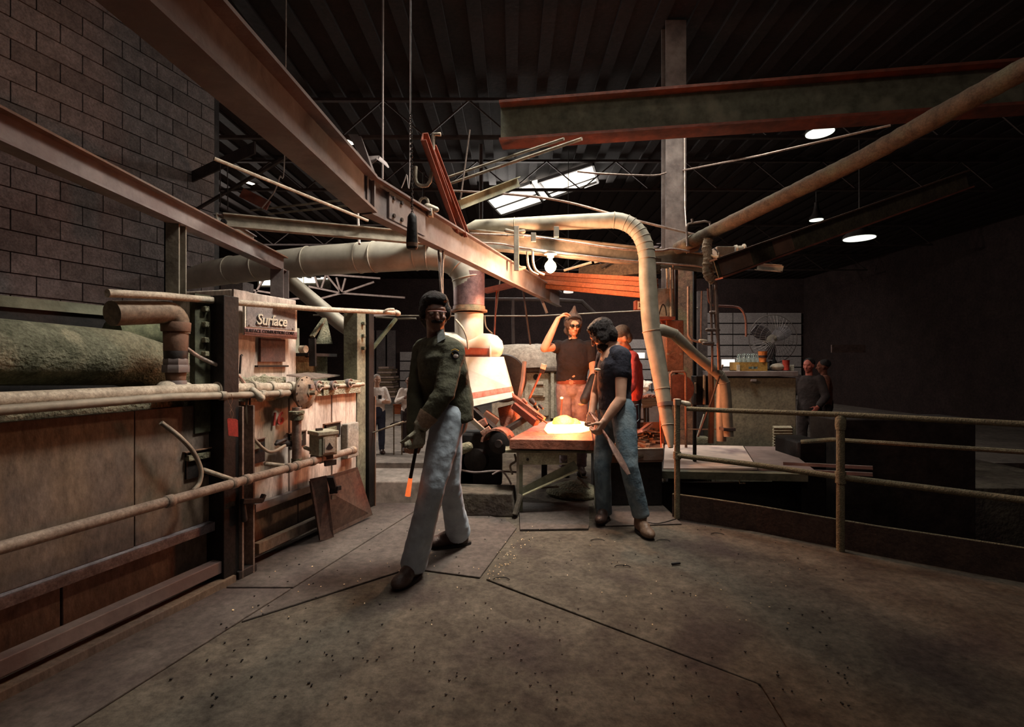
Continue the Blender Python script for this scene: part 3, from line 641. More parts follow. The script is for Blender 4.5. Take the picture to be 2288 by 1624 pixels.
for i in range(nb_+1):
    p_ = k1.lerp(k2, .12+.88*i/nb_)
    for j in range(na_+1):
        a_ = radians(-6-42*j/na_); 
        for rr_ in (.1395,.1445): vs.append(p_+Vector((0,-cos(a_)*rr_,sin(a_)*rr_)))
w_=(na_+1)*2
for i in range(nb_):
    for j in range(na_):
        q_=i*w_+j*2; fs += [(q_+1,q_+3,q_+w_+3,q_+w_+1),(q_,q_+w_,q_+w_+2,q_+2)]
MB().add(vs,fs).build('red_band', hood_red, r)
MB().ring(k2-Vector((0,0,.03)),(1,.04,0),.139,.010,32,6).build('drum_seam', hood_white, r)
skirt(1.0,1.03,black_iron,'lip',.004)
# white arm duct
r = T('fume_pipe', 'pale bent fume pipe arching over the bulb and down beside the column', 'duct', P(1370,560,4.9))
pts = L((1034,530,5.15),(1048,516,5.1),(1066,506,5.08),(1150,502,5.05),(1250,497,5.0),(1355,493,4.93))
pts += arc(P(1372,492,4.92),P(1440,497,4.86),P(1446,580,4.8),9)
pts += L((1447,620,4.78),(1452,700,4.74),(1456,740,4.72),(1470,810,4.68),(1480,870,4.6),(1492,950,4.5),(1499,1000,4.42))
rr = [.05,.065,.07,.07,.074,.078]+[.080]*10+[.083,.085,.084,.078,.07,.055,.022]
MB().tube(pts, rr, 28).build('pipe_body', duct_white, r)
for i in (3,6,8,9,10,11,12,13,14,15,18,20,21):
    MB().ring(pts[i], pts[i+1]-pts[i-1], rr[i]+.001, .005, 24, 6).build('seam', duct_white, r)
MB().lathe(P(1486,900,4.555), pts[-2]-pts[-3], [(0,.074),(.035,.070)], 24).build('clamp_band', steel_dusty, r)
r = T('branch_pipe', 'pale branch pipe sloping right in front of the grey cabinet', 'duct', P(1560,800,4.8))
pts = L((1458,738,4.72),(1480,737,4.72),(1506,746,4.74),(1550,790,4.8),(1608,838,4.86),(1619,855,4.86),(1622,880,4.86),(1628,975,4.84))
MB().tube(pts, [.06,.056,.052,.05,.05,.05,.05,.045], 22).build('pipe_body', duct_white, r)
MB().tube(L((1612,858,4.95),(1610,920,4.95),(1612,985,4.95)), .045, 18).build('inner_pipe', duct_mat, r)
MB().box(P(1625,958,4.84),(.12,.11,.03)).build('clamp_band', steel_dusty, r, bevel=.003)
for i in (2,4,5): MB().ring(pts[i], pts[i+1]-pts[i-1], .051, .003, 20, 6).build('seam', duct_white, r)
# bulb
r = T('light_bulb', 'bright bare glowing bulb in a porcelain socket under the cross beam', 'lamp', P(1230,575,4.90))
c = P(1230,592,4.90)
MB().lathe(P(1230,562,4.90),(0,0,-1),[(0,.02),(.01,.06),(.03,.065),(.035,.04),(.06,.035),(.065,.02)],20).build('socket', white_paint, r)
MB().lathe(P(1230,575,4.90),(0,0,-1),[(0,.018),(.03,.022),(.06,.050),(.09,.060),(.125,.050),(.15,.024),(.158,.004)],20).build('bulb_glass', bulb_mat, r)
point('bulb_light', P(1232,603,4.84), 128, (1,.55,.31), .05)
# timbers
r = T('timber_beam', 'orange lit rough timber running right behind the bulb', 'timber', P(1330,635,5.6))
a = P(1205,626,6.4); b = P(1455,645,4.98)
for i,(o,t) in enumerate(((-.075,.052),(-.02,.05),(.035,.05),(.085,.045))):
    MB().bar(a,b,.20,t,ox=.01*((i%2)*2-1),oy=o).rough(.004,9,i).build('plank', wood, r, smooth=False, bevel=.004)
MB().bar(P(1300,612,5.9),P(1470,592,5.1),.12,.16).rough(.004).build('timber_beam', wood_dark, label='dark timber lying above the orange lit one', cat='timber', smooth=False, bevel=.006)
rod('fluorescent_tube', L((1260,604,5.6),(1322,586,5.5)), .014, white_paint, 'left white tube slanting up right of the bulb', 'tube')
rod('fluorescent_tube', L((1328,586,5.5),(1356,577,5.45)), .014, white_paint, 'shorter right white tube slanting up right of the bulb', 'tube')
rod('brace_rod', L((1345,598,5.5),(1385,575,5.3)), .014, steel_dark, 'dark brace rod above the dark timber', 'rod')
MB().bar(P(1085,650,6.2),P(1205,622,6.0),.10,.06).build('red_girt', redpaint, label='dull red girt right of the hood stack under the runway beam', cat='beam', smooth=False)
MB().bar(P(1190,618,6.3),P(1222,700,6.3),.0001+.07,.03).build('hanger_plate', steel_dusty, label='dusty flat plate hanging behind the runway beam end', cat='plate', smooth=False)
# ================================================================== WORK TABLE
zt = .645
TL = T('work_table', 'steel slab table lit orange around the molten glass', 'table', (.35,4.9,0))
FL = P(1138,983,4.18); FR = P(1326,985,4.18); z=zt
def tz(px, py): D = (H-zt)*F/(py-CY); return Vector(((px-CX)/F*D, D, zt))
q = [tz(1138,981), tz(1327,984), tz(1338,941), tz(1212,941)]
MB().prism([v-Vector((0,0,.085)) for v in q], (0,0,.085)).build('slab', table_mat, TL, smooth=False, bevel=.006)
fz = zt-.085; fy = 4.30
MB().prism([P(1129,1006,fy),P(1330,1008,fy),P(1330,1013,fy),P(1129,1011,fy)],(0,.9,0)).build('top_plate', greenpaint, TL, smooth=False)
# front apron plate with square hole
xa = P(1160,0,fy).x; xb = P(1289,0,fy).x; zu = P(0,1011,fy).z; zl = P(0,1038,fy).z
h0 = P(1250,1017,fy); h1 = P(1268,1035,fy)
ap = MB(); ap.bb((xa,fy,zl),(h0.x,fy+.02,zu)); ap.bb((h1.x,fy,zl),(xb,fy+.02,zu)); ap.bb((h0.x,fy,h0.z),(h1.x,fy+.02,zu)); ap.bb((h0.x,fy,zl),(h1.x,fy+.02,h1.z))
ap.build('apron', M('dusty green apron',(.46,.43,.29),(.22,.2,.135),12,.8), TL, smooth=False)
MB().lathe(P(1179,1026,fy)-Vector((0,.004,0)),(0,-1,0),[(0,.012),(.006,.012)],10).build('bolt', steel_dark, TL)
MB().ring(P(1260,1027,fy+.03),(0,1,0),.02,.005,14,6,a0=pi,a1=2*pi).build('ring_handle', steel_light, TL)
MB().bb((P(1154,0,fy).x,fy+.0,0),(P(1160,0,fy).x,fy+.06,zu)).build('leg', steel_light, TL, smooth=False)
MB().bb((P(1160,0,fy).x,fy+.0,0),(P(1168,0,fy).x,fy+.012,zl)).build('leg_flange', greenpaint, TL, smooth=False)
MB().bb((P(1330,0,fy+.1).x,fy+.1,0),(P(1338,0,fy+.1).x,fy+.16,zu)).build('leg', greenpaint, TL, smooth=False)
for x in (1215,1330):
    v = tz(x,945); MB().bb((v.x-.03,v.y-.1,0),(v.x+.03,v.y-.04,fz)).build('leg', steel_dark, TL, smooth=False)
bb_ = MB(); bb_.prism([P(1166,1103,fy-.01),P(1169,1088,fy-.01),P(1283,1030,fy-.01),P(1291,1043,fy-.01),P(1290,1048,fy-.01),P(1185,1100,fy-.01)],(0,.012,0)); bb_.build('diagonal_brace', greenpaint, TL, smooth=False)
MB().bar(P(1168,1106,fy-.03),P(1291,1050,fy-.03),.05,.008).build('brace_flange', M('worn pale edge',(.42,.38,.24),(.25,.22,.13),14,.8), TL, smooth=False)
MB().tube(L((1290,1065,4.7),(1318,1092,4.7)), .009, 8).build('rear_brace', steel_light, TL)
MB().tube(L((1295,1050,4.5),(1300,1065,4.5),(1312,1066,4.5)), .006, 8).build('hook', steel_light, TL)
# slag piece and dust pile under table
MB().ell((.62,4.9,.02),(.28,.2,.09)).rough(.03,7).build('dust_heap', moss, label='pale dust heap on the floor under the steel slab table', cat='heap')
MB().tube([(.15,4.75,.10),(.45,4.75,.11)], .012, 8).build('floor_bar', steel_light, label='thin bar lying under the table before the dust heap', cat='bar')
# molten glass
GL = T('molten_glass', 'glowing yellow heap of molten glass on the steel slab', 'molten glass', tz(1270,965))
gc = tz(1268,962)
q = MB(); base = []
random.seed(3)
outl = [(1217,962),(1222,951),(1238,944),(1262,942),(1290,944),(1310,949),(1322,955),(1316,963),(1300,967),(1272,969),(1240,970),(1224,969)]
pp = [tz(*o) for o in outl]; cc = sum(pp, Vector())/len(pp); ring0 = []; n=48
def outp(t, s):
    i = int(t*len(pp)) % len(pp); f_ = t*len(pp)-int(t*len(pp)); p = pp[i].lerp(pp[(i+1)%len(pp)], f_); return cc+(p-cc)*s
vs = []; fs = []; lev = ((1.0,.0),(1.03,.012),(.97,.028),(.8,.04),(.5,.05))
for s, zz in lev:
    for j in range(n):
        v = outp(j/n, s); vs.append(v+Vector((0,0,zz+.006*noise.noise(v*20))))
for i in range(len(lev)-1):
    for j in range(n): fs.append((i*n+j,i*n+(j+1)%n,(i+1)*n+(j+1)%n,(i+1)*n+j))
fs.append(tuple((len(lev)-1)*n+j for j in range(n))); q.add(vs, fs); q.build('glass_pool', glass_hot, GL)
q = MB(); gd = tz(1264,957)
q.ell(gd+Vector((-.02,0,.045)),(.118,.10,.085),nu=28,nv=18); q.rough(.014,16).build('glass_dome', glass_core, GL)
MB().ell(gd+Vector((.085,.02,.035)),(.08,.08,.06),nu=24,nv=14).rough(.012,18,2).build('glass_dome', glass_core, GL)
point('glass_glow', gc+Vector((-.0,-.04,.20)), 60, (1,.21,.06), .08)
# gather rod with bright drop standing behind
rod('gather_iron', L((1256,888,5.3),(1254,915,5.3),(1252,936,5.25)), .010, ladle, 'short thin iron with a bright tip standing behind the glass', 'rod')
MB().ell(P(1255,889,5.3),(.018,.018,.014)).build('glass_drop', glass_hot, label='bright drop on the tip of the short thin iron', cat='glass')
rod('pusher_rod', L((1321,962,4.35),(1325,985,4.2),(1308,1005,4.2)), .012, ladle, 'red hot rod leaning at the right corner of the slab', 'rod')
# ================================================================== PRESS MACHINE under hood
R_ = T('press_machine', 'tangled forming machine with orange lit plates under the hood', 'machine', P(1110,1050,4.9))
def part(mm, nm, mat, **k): return mm.build(nm, mat, R_, **k)
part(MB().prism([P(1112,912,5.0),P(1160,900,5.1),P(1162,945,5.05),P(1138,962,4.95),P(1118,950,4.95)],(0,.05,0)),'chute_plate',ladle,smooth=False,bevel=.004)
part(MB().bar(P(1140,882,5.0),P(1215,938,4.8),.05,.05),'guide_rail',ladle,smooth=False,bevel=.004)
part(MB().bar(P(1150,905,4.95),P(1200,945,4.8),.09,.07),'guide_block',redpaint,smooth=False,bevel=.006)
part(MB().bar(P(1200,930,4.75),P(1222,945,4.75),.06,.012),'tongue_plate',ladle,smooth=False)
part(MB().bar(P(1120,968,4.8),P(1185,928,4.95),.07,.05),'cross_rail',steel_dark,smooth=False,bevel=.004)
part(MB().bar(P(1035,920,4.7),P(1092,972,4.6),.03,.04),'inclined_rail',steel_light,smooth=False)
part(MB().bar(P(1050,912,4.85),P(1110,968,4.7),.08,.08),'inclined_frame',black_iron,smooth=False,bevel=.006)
# curved guard: quarter ring sheet
g1 = P(1106,990,4.55); vs=[]; fs=[]
for i in range(11):
    t = radians(175-i*17)
    for w in (0,.16):
        for rr_ in (.115,.135): vs.append(g1+Vector((cos(t)*rr_+w*.35, w, sin(t)*rr_)))
for i in range(10):
    a=i*4; fs += [(a,a+4,a+5,a+1),(a+1,a+5,a+7,a+3),(a+3,a+7,a+6,a+2),(a+2,a+6,a+4,a)]
fs += [(0,1,3,2),(40,42,43,41)]
part(MB().add(vs,fs),'curved_guard',ladle,smooth=False)
part(MB().lathe(g1+Vector((.03,-.02,0)),(.3,1,0),[(0,.05),(.02,.10),(.12,.105),(.14,.05)],28),'drive_wheel',black_iron)
part(MB().lathe(g1+Vector((.03,-.05,0)),(.3,1,0),[(0,.035),(.05,.04)],16),'wheel_hub',steel_dark)
part(MB().lathe(P(1060,1030,4.7),(.3,1,0),[(0,.03),(.015,.115),(.10,.12),(.12,.05)],24),'drive_wheel',black_iron)
part(MB().box(P(1095,935,4.85),(.16,.14,.10),Matrix.Rotation(.6,3,'Y')),'gear_case',rust,smooth=False,bevel=.01)
part(MB().box(P(1078,945,4.72),(.09,.10,.07),Matrix.Rotation(-.5,3,'Y')),'cylinder_block',ladle,smooth=False,bevel=.01)
part(MB().box(P(1085,962,4.62),(.10,.05,.04),Matrix.Rotation(-.6,3,'Y')),'clamp_plate',ladle,smooth=False,bevel=.006)
part(MB().cap(P(1046,998,4.5),P(1030,1004,4.5),.045,.05),'air_cylinder',moss)
part(MB().box(P(1075,1020,4.9),(.42,.3,.5)),'machine_bed',black_iron,smooth=False,bevel=.02)
part(MB().bb((P(1030,0,4.8).x,4.75,0),(P(1060,0,4.8).x,4.9,P(0,1000,4.8).z)),'pedestal',black_iron,smooth=False,bevel=.01)
part(MB().tube(spline(L((1150,1015,4.5),(1152,1030,4.45),(1140,1040,4.45),(1145,1060,4.45))),.010,8),'hose',steel_light)
part(MB().tube(spline(L((1020,1048,4.6),(1060,1055,4.5),(1105,1052,4.5),(1155,1055,4.5))),.009,8),'air_line',steel_dusty)
part(MB().tube(spline(L((1100,1060,4.4),(1120,1052,4.4),(1135,1068,4.4),(1142,1082,4.4))),.008,8),'hose',steel_dusty)
for k,(x,y,s) in enumerate(((1188,895,.05),(1178,905,.04),(1196,908,.035),(1170,893,.03),(1206,906,.03),(1185,912,.03))):
    part(MB().cap(P(x,y,4.95),P(x+6,y+6,4.9),s*.6,s*.45),'clamp_knuckle',ladle if k%2 else steel_dark)
part(MB().tube(L((1172,808,5.1),(1168,850,5.05),(1158,900,5.0)),.022,8),'lever_plate',rust)
part(MB().tube(L((1182,892,5.0),(1196,860,5.0),(1211,826,5.0)),.011,8),'long_lever',redpaint)
part(MB().box(P(1214,819,5.0),(.055,.055,.055),Matrix.Rotation(.3,3,'Y')),'lever_head',white_paint,smooth=False,bevel=.004)
part(MB().box(P(1211,829,5.0),(.05,.05,.05),Matrix.Rotation(.3,3,'Y')),'lever_socket',black_iron,smooth=False,bevel=.004)
part(MB().tube(L((1200,907,4.9),(1202,925,4.9)),.007,8),'thin_stem',steel_light)
part(MB().lathe(P(1122,845,5.4),(.3,1,0),[(0,.26),(.04,.27)],32),'dark_disc',black_iron)
# concrete block below
MB().hexa([P(1018,1152,4.2),P(1152,1156,4.2),P(1158,1135,4.6),P(1000,1133,4.6),P(1018,1101,4.2),P(1144,1103,4.2),P(1150,1083,4.62),P(1018,1080,4.62)]).rough(.006,5).build('concrete_block', concrete, label='low dusty topped concrete block beside the table leg', cat='block', smooth=False, bevel=.012)
MB().bar(P(1150,1150,4.16),P(1163,1105,4.24),.035,.035).rough(.010,14).build('bent_bracket', concrete, label='battered dusty bracket leaning on the concrete block and table leg', cat='bracket', smooth=False, bevel=.006)
# ================================================================== KILN behind
K = T('domed_kiln', 'pale domed plaster kiln standing behind the hooded man', 'kiln', P(1180,940,8.2))
vs = []; 
MB().loft([(P(1180,820,8.5),(.74,0,0),(0,.7,0)),(P(1180,800,8.5),(.74,0,0),(0,.7,0)),(P(1180,782,8.5),(.66,0,0),(0,.62,0)),(P(1180,772,8.5),(.5,0,0),(0,.45,0)),(P(1180,769,8.5),(.2,0,0),(0,.2,0))],28).rough(.015,5).build('dome', M('kiln plaster',(.52,.44,.36),(.30,.25,.20),4,.9,bump=.3), K)
kx0 = P(1092,0,8.0).x; kx1 = P(1262,0,8.0).x
MB().bb((kx0-.02,7.85,P(0,832,7.85).z),(kx1+.02,8.9,P(0,818,7.85).z)).build('rim_ledge', plaster2, K, bevel=.03)
MB().bb((kx0+.05,7.95,PIT),(kx1-.05,8.9,P(0,826,7.95).z)).build('kiln_body', M('kiln body',(.47,.42,.33),(.22,.20,.15),5,.9,bump=.3,c3=(.30,.27,.2)), K, bevel=.02)
for (a_,b_,c_,d_,nm,dp) in ((1172,1226,832,930,'front_panel',.03),(1182,1218,858,888,'door_frame',.06),(1186,1214,862,884,'door_plate',.075),(1160,1168,828,935,'corner_post',.08),(1230,1238,828,935,'corner_post',.08)):
    MB().bb((P(a_,0,7.9).x,7.95-dp,P(0,d_,7.9).z),(P(b_,0,7.9).x,7.96,P(0,c_,7.9).z)).build(nm, M('kiln panel',(.55,.49,.38),(.30,.27,.2),9,.9,bump=.3), K, smooth=False, bevel=.01)
MB().lathe(P(1198,842,7.93),(0,-1,0),[(0,.05),(.02,.05)],14).build('peep_hole', black_iron, K)
MB().box(P(1206,856,7.87),(.12,.04,.05)).build('hinge', white_paint, K, bevel=.006)
# cullet bin and things right of the table
BN = T('cullet_bin', 'dirty open steel tray full of dark scraps right of the workers legs', 'tray', P(1435,1000,4.6))
f0 = P(1345,1005,4.45); f1 = P(1481,1002,4.45); b0 = P(1375,945,5.25); b1 = P(1479,942,5.25)
MB().hexa([f0-Vector((0,0,.12)),f1-Vector((0,0,.12)),b1-Vector((0,0,.12)),b0-Vector((0,0,.12)),f0-Vector((0,0,.10)),f1-Vector((0,0,.10)),b1-Vector((0,0,.10)),b0-Vector((0,0,.10))]).build('bottom', rust, BN, smooth=False)
for (u,v) in ((f0,f1),(f1,b1),(b0,b1),(f0,b0)): MB().bar(u-Vector((0,0,.05)),v-Vector((0,0,.05)),.012,.10).build('side', rust, BN, smooth=False)
for (u,v) in ((f0,f1),(f1,b1)): MB().tube([u,v],.008,8).build('rim', pipe_pale, BN)
q = MB(); random.seed(5)
for i in range(60):
    p = f0.lerp(f1,random.random()).lerp(b0.lerp(b1,random.random()),random.random())-Vector((0,0,random.uniform(.03,.07)))
    q.box(p,(random.uniform(.04,.18),random.uniform(.02,.06),.02),Matrix.Rotation(random.random()*3,3,'Z') @ Matrix.Rotation(random.uniform(-.4,.4),3,'Y'))
q.build('scraps', wood_dark, BN, kind='stuff', smooth=False)
MB().prism([P(1425,968,4.8),P(1448,950,4.9),P(1460,948,4.9),P(1450,960,4.85),P(1436,965,4.8)],(0,.02,.02)).build('copper_sheet', ladle, label='curved coppery sheet lying on the dark scraps', cat='sheet', smooth=False)
MB().bb((P(1350,0,4.45).x,4.5,0),(P(1480,0,4.5).x,5.2,P(0,1030,4.5).z)).build('tray_stand', black_iron, label='dark stand under the dirty open steel tray', cat='stand', smooth=False, bevel=.01)
MB().prism([P(1473,872,4.72),P(1481,880,4.72),P(1484,1000,4.55),P(1478,1003,4.55)],(0,.03,0)).build('splash_guard', M('orange lit guard',(.55,.14,.05),(.35,.08,.03),9,.7), label='narrow guard plate coloured as lit orange left of the pale pipe end', cat='guard', smooth=False)  # orange light is put into the plate colour
st = T('stool', 'spindly dark legged stool carrying a scrap basket behind the red shirted man', 'stool', P(1430,990,6.4))
for (x0,x1) in ((1413,1411),(1440,1443),(1420,1418),(1447,1449)):
    dd = 6.4 if x0 in (1413,1440) else 6.7
    MB().tube(L((x0,905,dd),(x1,1030,dd)),.018,8).build('leg', black_iron, st)
MB().bar(P(1412,937,6.4),P(1442,937,6.4),.02,.02).build('stretcher', black_iron, st, smooth=False)
MB().bb((P(1405,0,6.4).x,6.35,P(0,905,6.4).z-.03),(P(1455,0,6.4).x,6.75,P(0,905,6.4).z)).build('seat', steel_dusty, st, smooth=False)
sb = T('scrap_basket', 'small basket of glass scraps on the spindly stool', 'basket', P(1452,905,6.2))
MB().hexa([P(1436,912,6.1),P(1470,906,6.1),P(1470,904,6.4),P(1436,908,6.4),P(1432,892,6.1),P(1472,888,6.1),P(1472,887,6.4),P(1434,890,6.4)]).build('basket', wood_dark, sb, smooth=False)
q = MB()
for i in range(14): q.box(P(1436+random.random()*34,889-random.random()*5,6.2),(.07,.05,.02),Matrix.Rotation(random.random()*3,3,'Z')@Matrix.Rotation(.5,3,'Y'))
q.build('scraps', ladle, sb, kind='stuff', smooth=False)
MB().bb((P(1425,0,7.2).x,7.2,PIT),(P(1475,0,7.2).x,7.7,P(0,880,7.2).z)).build('side_bench', steel_dusty, label='dusty bench behind the pale pipe under the white rag heap', cat='bench', smooth=False, bevel=.01)
q = MB(); random.seed(9)
for i in range(9): q.ell(P(1434+random.random()*18,856+random.random()*20,7.4),(.05,.04,.05),nu=8,nv=6)
q.rough(.03,12).build('white_rag', M('bright white rag',(.95,.9,.8),(.8,.75,.65),6,.8), label='crumpled bright white rag heap behind the pale pipe', cat='rag')
# ================================================================== RIGHT CLUSTER
MB().bb((P(1500,0,6.4).x,6.36,PIT),(P(1546,0,6.4).x,6.58,P(0,560,6.4).z)).build('brick_pier', M('rusty pier',(.24,.13,.08),(.09,.05,.035),14,.9,c3=(.17,.13,.07)), label='rust brown pier right below the tall column', cat='pier', smooth=False, bevel=.01)
MB().bb((P(1560,0,6.9).x,6.9,PIT),(P(1581,0,6.9).x,7.1,P(0,650,6.9).z)).build('plaster_pier', M('pinkish pier plaster',(.12,.09,.082),(.08,.06,.055),5,.9), label='pale plaster pier behind the bundle of thin pipes', cat='pier', smooth=False)
c = T('wall_panel_box', 'pale panel with a wire loop mounted left of the tall column', 'panel', P(1485,706,5.1))
MB().bb((P(1464,0,5.1).x,5.1,P(0,708,5.1).z),(P(1506,0,5.1).x,5.14,P(0,644,5.1).z)).build('panel_board', M('pale panel paint',(.52,.46,.36),(.36,.31,.24),5,.6), c, smooth=False, bevel=.004)
MB().tube(spline(L((1472,705,5.08),(1476,690,5.07),(1481,680,5.07),(1487,688,5.07),(1489,705,5.08))),.006,6).build('wire_loop', black_iron, c)
MB().bb((P(1462,0,5.0).x,5.0,P(0,713,5.0).z),(P(1509,0,5.0).x,5.2,P(0,707,5.0).z)).build('red_shelf', redpaint, label='narrow red shelf under the pale panel', cat='shelf', smooth=False)
c = T('switch_box', 'small red box with white face left of the pale fume pipe', 'box', P(1425,692,5.2))
MB().box(P(1427,682,5.2),(.09,.10,.095)).build('box_body', redpaint, c, smooth=False, bevel=.005); MB().box(P(1432,682,5.14),(.06,.02,.08)).build('box_face', white_paint, c, smooth=False)
text_mesh('lettering', '25', ink_black, c, P(1432,682,5.128), (1,0,0), (0,0,1), .05, .001)
c = T('electric_cabinet', 'brown steel cabinet with two bright screws behind the pale branch pipe', 'cabinet', P(1515,830,5.15))
MB().bb((P(1489,0,5.15).x,5.15,P(0,830,5.15).z),(P(1528,0,5.15).x,5.35,P(0,715,5.15).z)).build('cabinet_body', M('speckled rust cabinet',(.33,.16,.10),(.17,.085,.055),16,.8), c, smooth=False, bevel=.008)
for x in (1492,1521): MB().lathe(P(x,791,5.14),(0,-1,0),[(0,.012),(.01,.012)],8).build('screw', steel_light, c)
MB().bar(P(1478,715,5.2),P(1500,760,5.2),.05,.03).build('red_bracket', redpaint, label='red bracket under the narrow red shelf', cat='bracket', smooth=False)
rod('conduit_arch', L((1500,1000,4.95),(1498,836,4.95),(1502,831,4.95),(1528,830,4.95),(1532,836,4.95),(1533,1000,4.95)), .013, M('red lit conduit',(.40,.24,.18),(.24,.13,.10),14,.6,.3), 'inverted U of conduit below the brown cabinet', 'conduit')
MB().lathe(P(1516,868,5.1),(-.3,-1,0),[(0,.02),(.02,.15),(.05,.15),(.06,.02)],28).build('dark_disc', M('dark red disc',(.14,.05,.035),(.08,.03,.02),6,.7), label='dark red round disc inside the inverted U of conduit', cat='disc')
rod('vertical_pipe', L((1490,600,5.05),(1492,645,5.05)), .012, pipe_pale, 'short pale pipe above the pale panel', 'pipe')
rod('vertical_pipe', L((1498,598,5.05),(1500,712,5.05)), .014, pipe_pale, 'longer pale pipe beside the pale panel', 'pipe')
rod('vertical_pipe', L((1504,592,5.05),(1508,715,5.05)), .008, rust, 'thin orange pipe beside the longer pale pipe', 'pipe')
rod('j_pipe', L((1538,640,4.9),(1538,735,4.9),(1542,755,4.9),(1555,762,4.9),(1568,764,4.9)), .013, pipe_cond, 'J shaped conduit bending right under the wrapped riser', 'conduit', sp=True)
MB().cap(P(1565,761,4.85),P(1577,763,4.85),.018,.02).build('pipe_valve', white_paint, label='whitish valve at the foot of the J shaped conduit', cat='valve')
V = [((1568,650,4.9),(1567,690,4.9),(1566,755,4.9),.010,'thin conduit standing above the whitish valve'),
     ((1586,620,4.75),(1590,720,4.75),(1592,830,4.78),.012,'left pipe of the vertical bundle under the wrapped riser'),
     ((1594,635,4.75),(1598,720,4.75),(1608,790,4.78),.009,'slanting thin pipe within the vertical bundle'),
     ((1599,630,4.7),(1603,720,4.7),(1607,826,4.75),.016,'right thick pipe of the vertical bundle under the wrapped riser')]
for a_,b_,c_,rr_,lb in V: rod('vertical_pipe', L(a_,b_,c_), rr_, pipe_cond, lb, 'pipe', sp=True)
rod('vertical_pipe', L((1588,830,5.0),(1590,900,5.0),(1588,990,5.0)), .03, rust, 'rust red pipe standing behind the pale branch pipe', 'pipe')
for k,(y,x0,x1) in enumerate(((698,1588,1603),(737,1580,1605),(767,1572,1592))):
    MB().cap(P(x0,y,4.72),P(x1,y,4.72),.016,.018).build('pipe_tee', pipe_cond, label=('topmost cross tee in the vertical pipe bundle','middle cross tee in the vertical pipe bundle','lowest cross tee in the vertical pipe bundle')[k], cat='fitting')
rod('crook_pipe', L((1582,645,4.8),(1584,672,4.8),(1597,682,4.8),(1640,685,4.9),(1655,690,4.9),(1664,705,4.9),(1667,725,4.9),(1667,752,4.9)), .011, M('pinkish conduit',(.42,.25,.22),(.26,.15,.13),14,.5,.3), 'crook shaped conduit hanging before the big fan', 'conduit', sp=True)
rod('slant_rod', L((1560,975,4.6),(1590,895,4.75),(1615,815,4.85)), .009, rust, 'thin rusty rod slanting behind the pale branch pipe', 'rod')
rod('slant_rod', L((1552,993,6.25),(1573,925,6.38)), .008, steel_light, 'short thin rod leaning near the railing post', 'rod')
MB().bar(P(1511,578,5.36),Vector((P(1511,0,5.36).x,5.36,.252)),.03,.03).build('support_post', steel_dark, label='slim dark post between the pale panel and the rust brown pier', cat='post', smooth=False)
MB().bar(P(1552,590,5.28),Vector((P(1552,0,5.28).x,5.28,.252)),.03,.03).build('support_post', black_iron, label='slim black post behind the open relay box', cat='post', smooth=False)
c = T('relay_box', 'open dark relay box among the right hand pipes', 'box', P(1572,930,5.1))
MB().bb((P(1556,0,5.1).x,5.1,P(0,905,5.1).z),(P(1584,0,5.1).x,5.25,P(0,840,5.1).z)).build('box_body', black_iron, c, smooth=False, bevel=.005)
MB().bb((P(1579,0,5.0).x,5.06,P(0,905,5.0).z),(P(1582,0,5.0).x,5.1,P(0,838,5.0).z)).build('edge_strip', pipe_pale, c, smooth=False)
MB().bb((P(1560,0,5.0).x,5.07,P(0,880,5.0).z),(P(1562,0,5.0).x,5.1,P(0,855,5.0).z)).build('edge_strip', pipe_pale, c, smooth=False)
rod('pipe_loop', L((1536,550,4.9),(1534,508,4.9),(1538,500,4.9),(1575,494,4.9),(1586,497,4.9),(1588,510,4.9),(1588,530,4.9)), .011, pipe_cond, 'dark looped pipe standing above the wrapped pipe end', 'pipe')
MB().tube(L((1547,498,4.9),(1546,489,4.9)),.012,8).build('pet_cock', pipe_cond, label='small tap on top of the dark looped pipe', cat='valve')
MB().prism([P(1536,540,5.0),P(1575,528,5.0),P(1560,560,5.0),P(1535,566,5.0)],(0,.02,0)).build('gusset_plate', rust, label='rusty gusset plate under the dark looped pipe', cat='plate', smooth=False)
c = T('junction_box', 'grey junction box on the right end of the cross beam', 'box', P(1622,572,5.0))
MB().bb((P(1602,0,5.0).x,5.0,P(0,571,5.0).z),(P(1642,0,5.0).x,5.15,P(0,550,5.0).z)).build('box_body', steel_light, c, smooth=False, bevel=.006)
MB().lathe(P(1641,559,5.05),(1,-.1,.05),[(0,.05),(.02,.055),(.03,.042),(.08,.042),(.085,.058),(.10,.058)],20).build('lamp_socket', white_paint, label='white spool shaped lamp holder beside the grey junction box', cat='lamp')
MB().channel(P(1690,596,5.5),P(1748,600,5.3),.06,.075,.008).build('channel_stub', steel_light, label='short pale channel stub under the green and orange beam', cat='beam', smooth=False)
MB().tube(spline(L((1596,555,4.75),(1603,562,4.72),(1606,572,4.7))),.009,8).build('hose_stub', pipe_cond, label='short hose beside the wrapped riser', cat='hose')
# grey cabinet with fan
CB = T('grey_cabinet', 'big grey green steel cabinet with louvres carrying crate and fan', 'cabinet', P(1688,1000,6.6))
ca = P(1598,0,6.5); cb = P(1779,0,6.5); zt_ = P(0,829,6.5).z
MB().bb((ca.x,6.5,PIT),(cb.x,7.3,P(0,843,6.5).z)).build('cabinet_body', cabinet_m, CB, smooth=False, bevel=.01)
MB().bb((ca.x-.02,6.46,P(0,841,6.5).z),(cb.x+.01,7.32,zt_)).build('cabinet_top', steel_dusty, CB, smooth=False, bevel=.008)
for i in range(9): MB().box(P(1748,955+i*6.2,6.47),(.24,.05,.022),Matrix.Rotation(.5,3,'X')).build('louvre', M('louvre paint',(.36,.32,.23),(.26,.23,.16),8,.7), CB, smooth=False)
MB().box(P(1748,982,6.51),(.25,.03,.36)).build('louvre_recess', black_iron, CB, smooth=False)
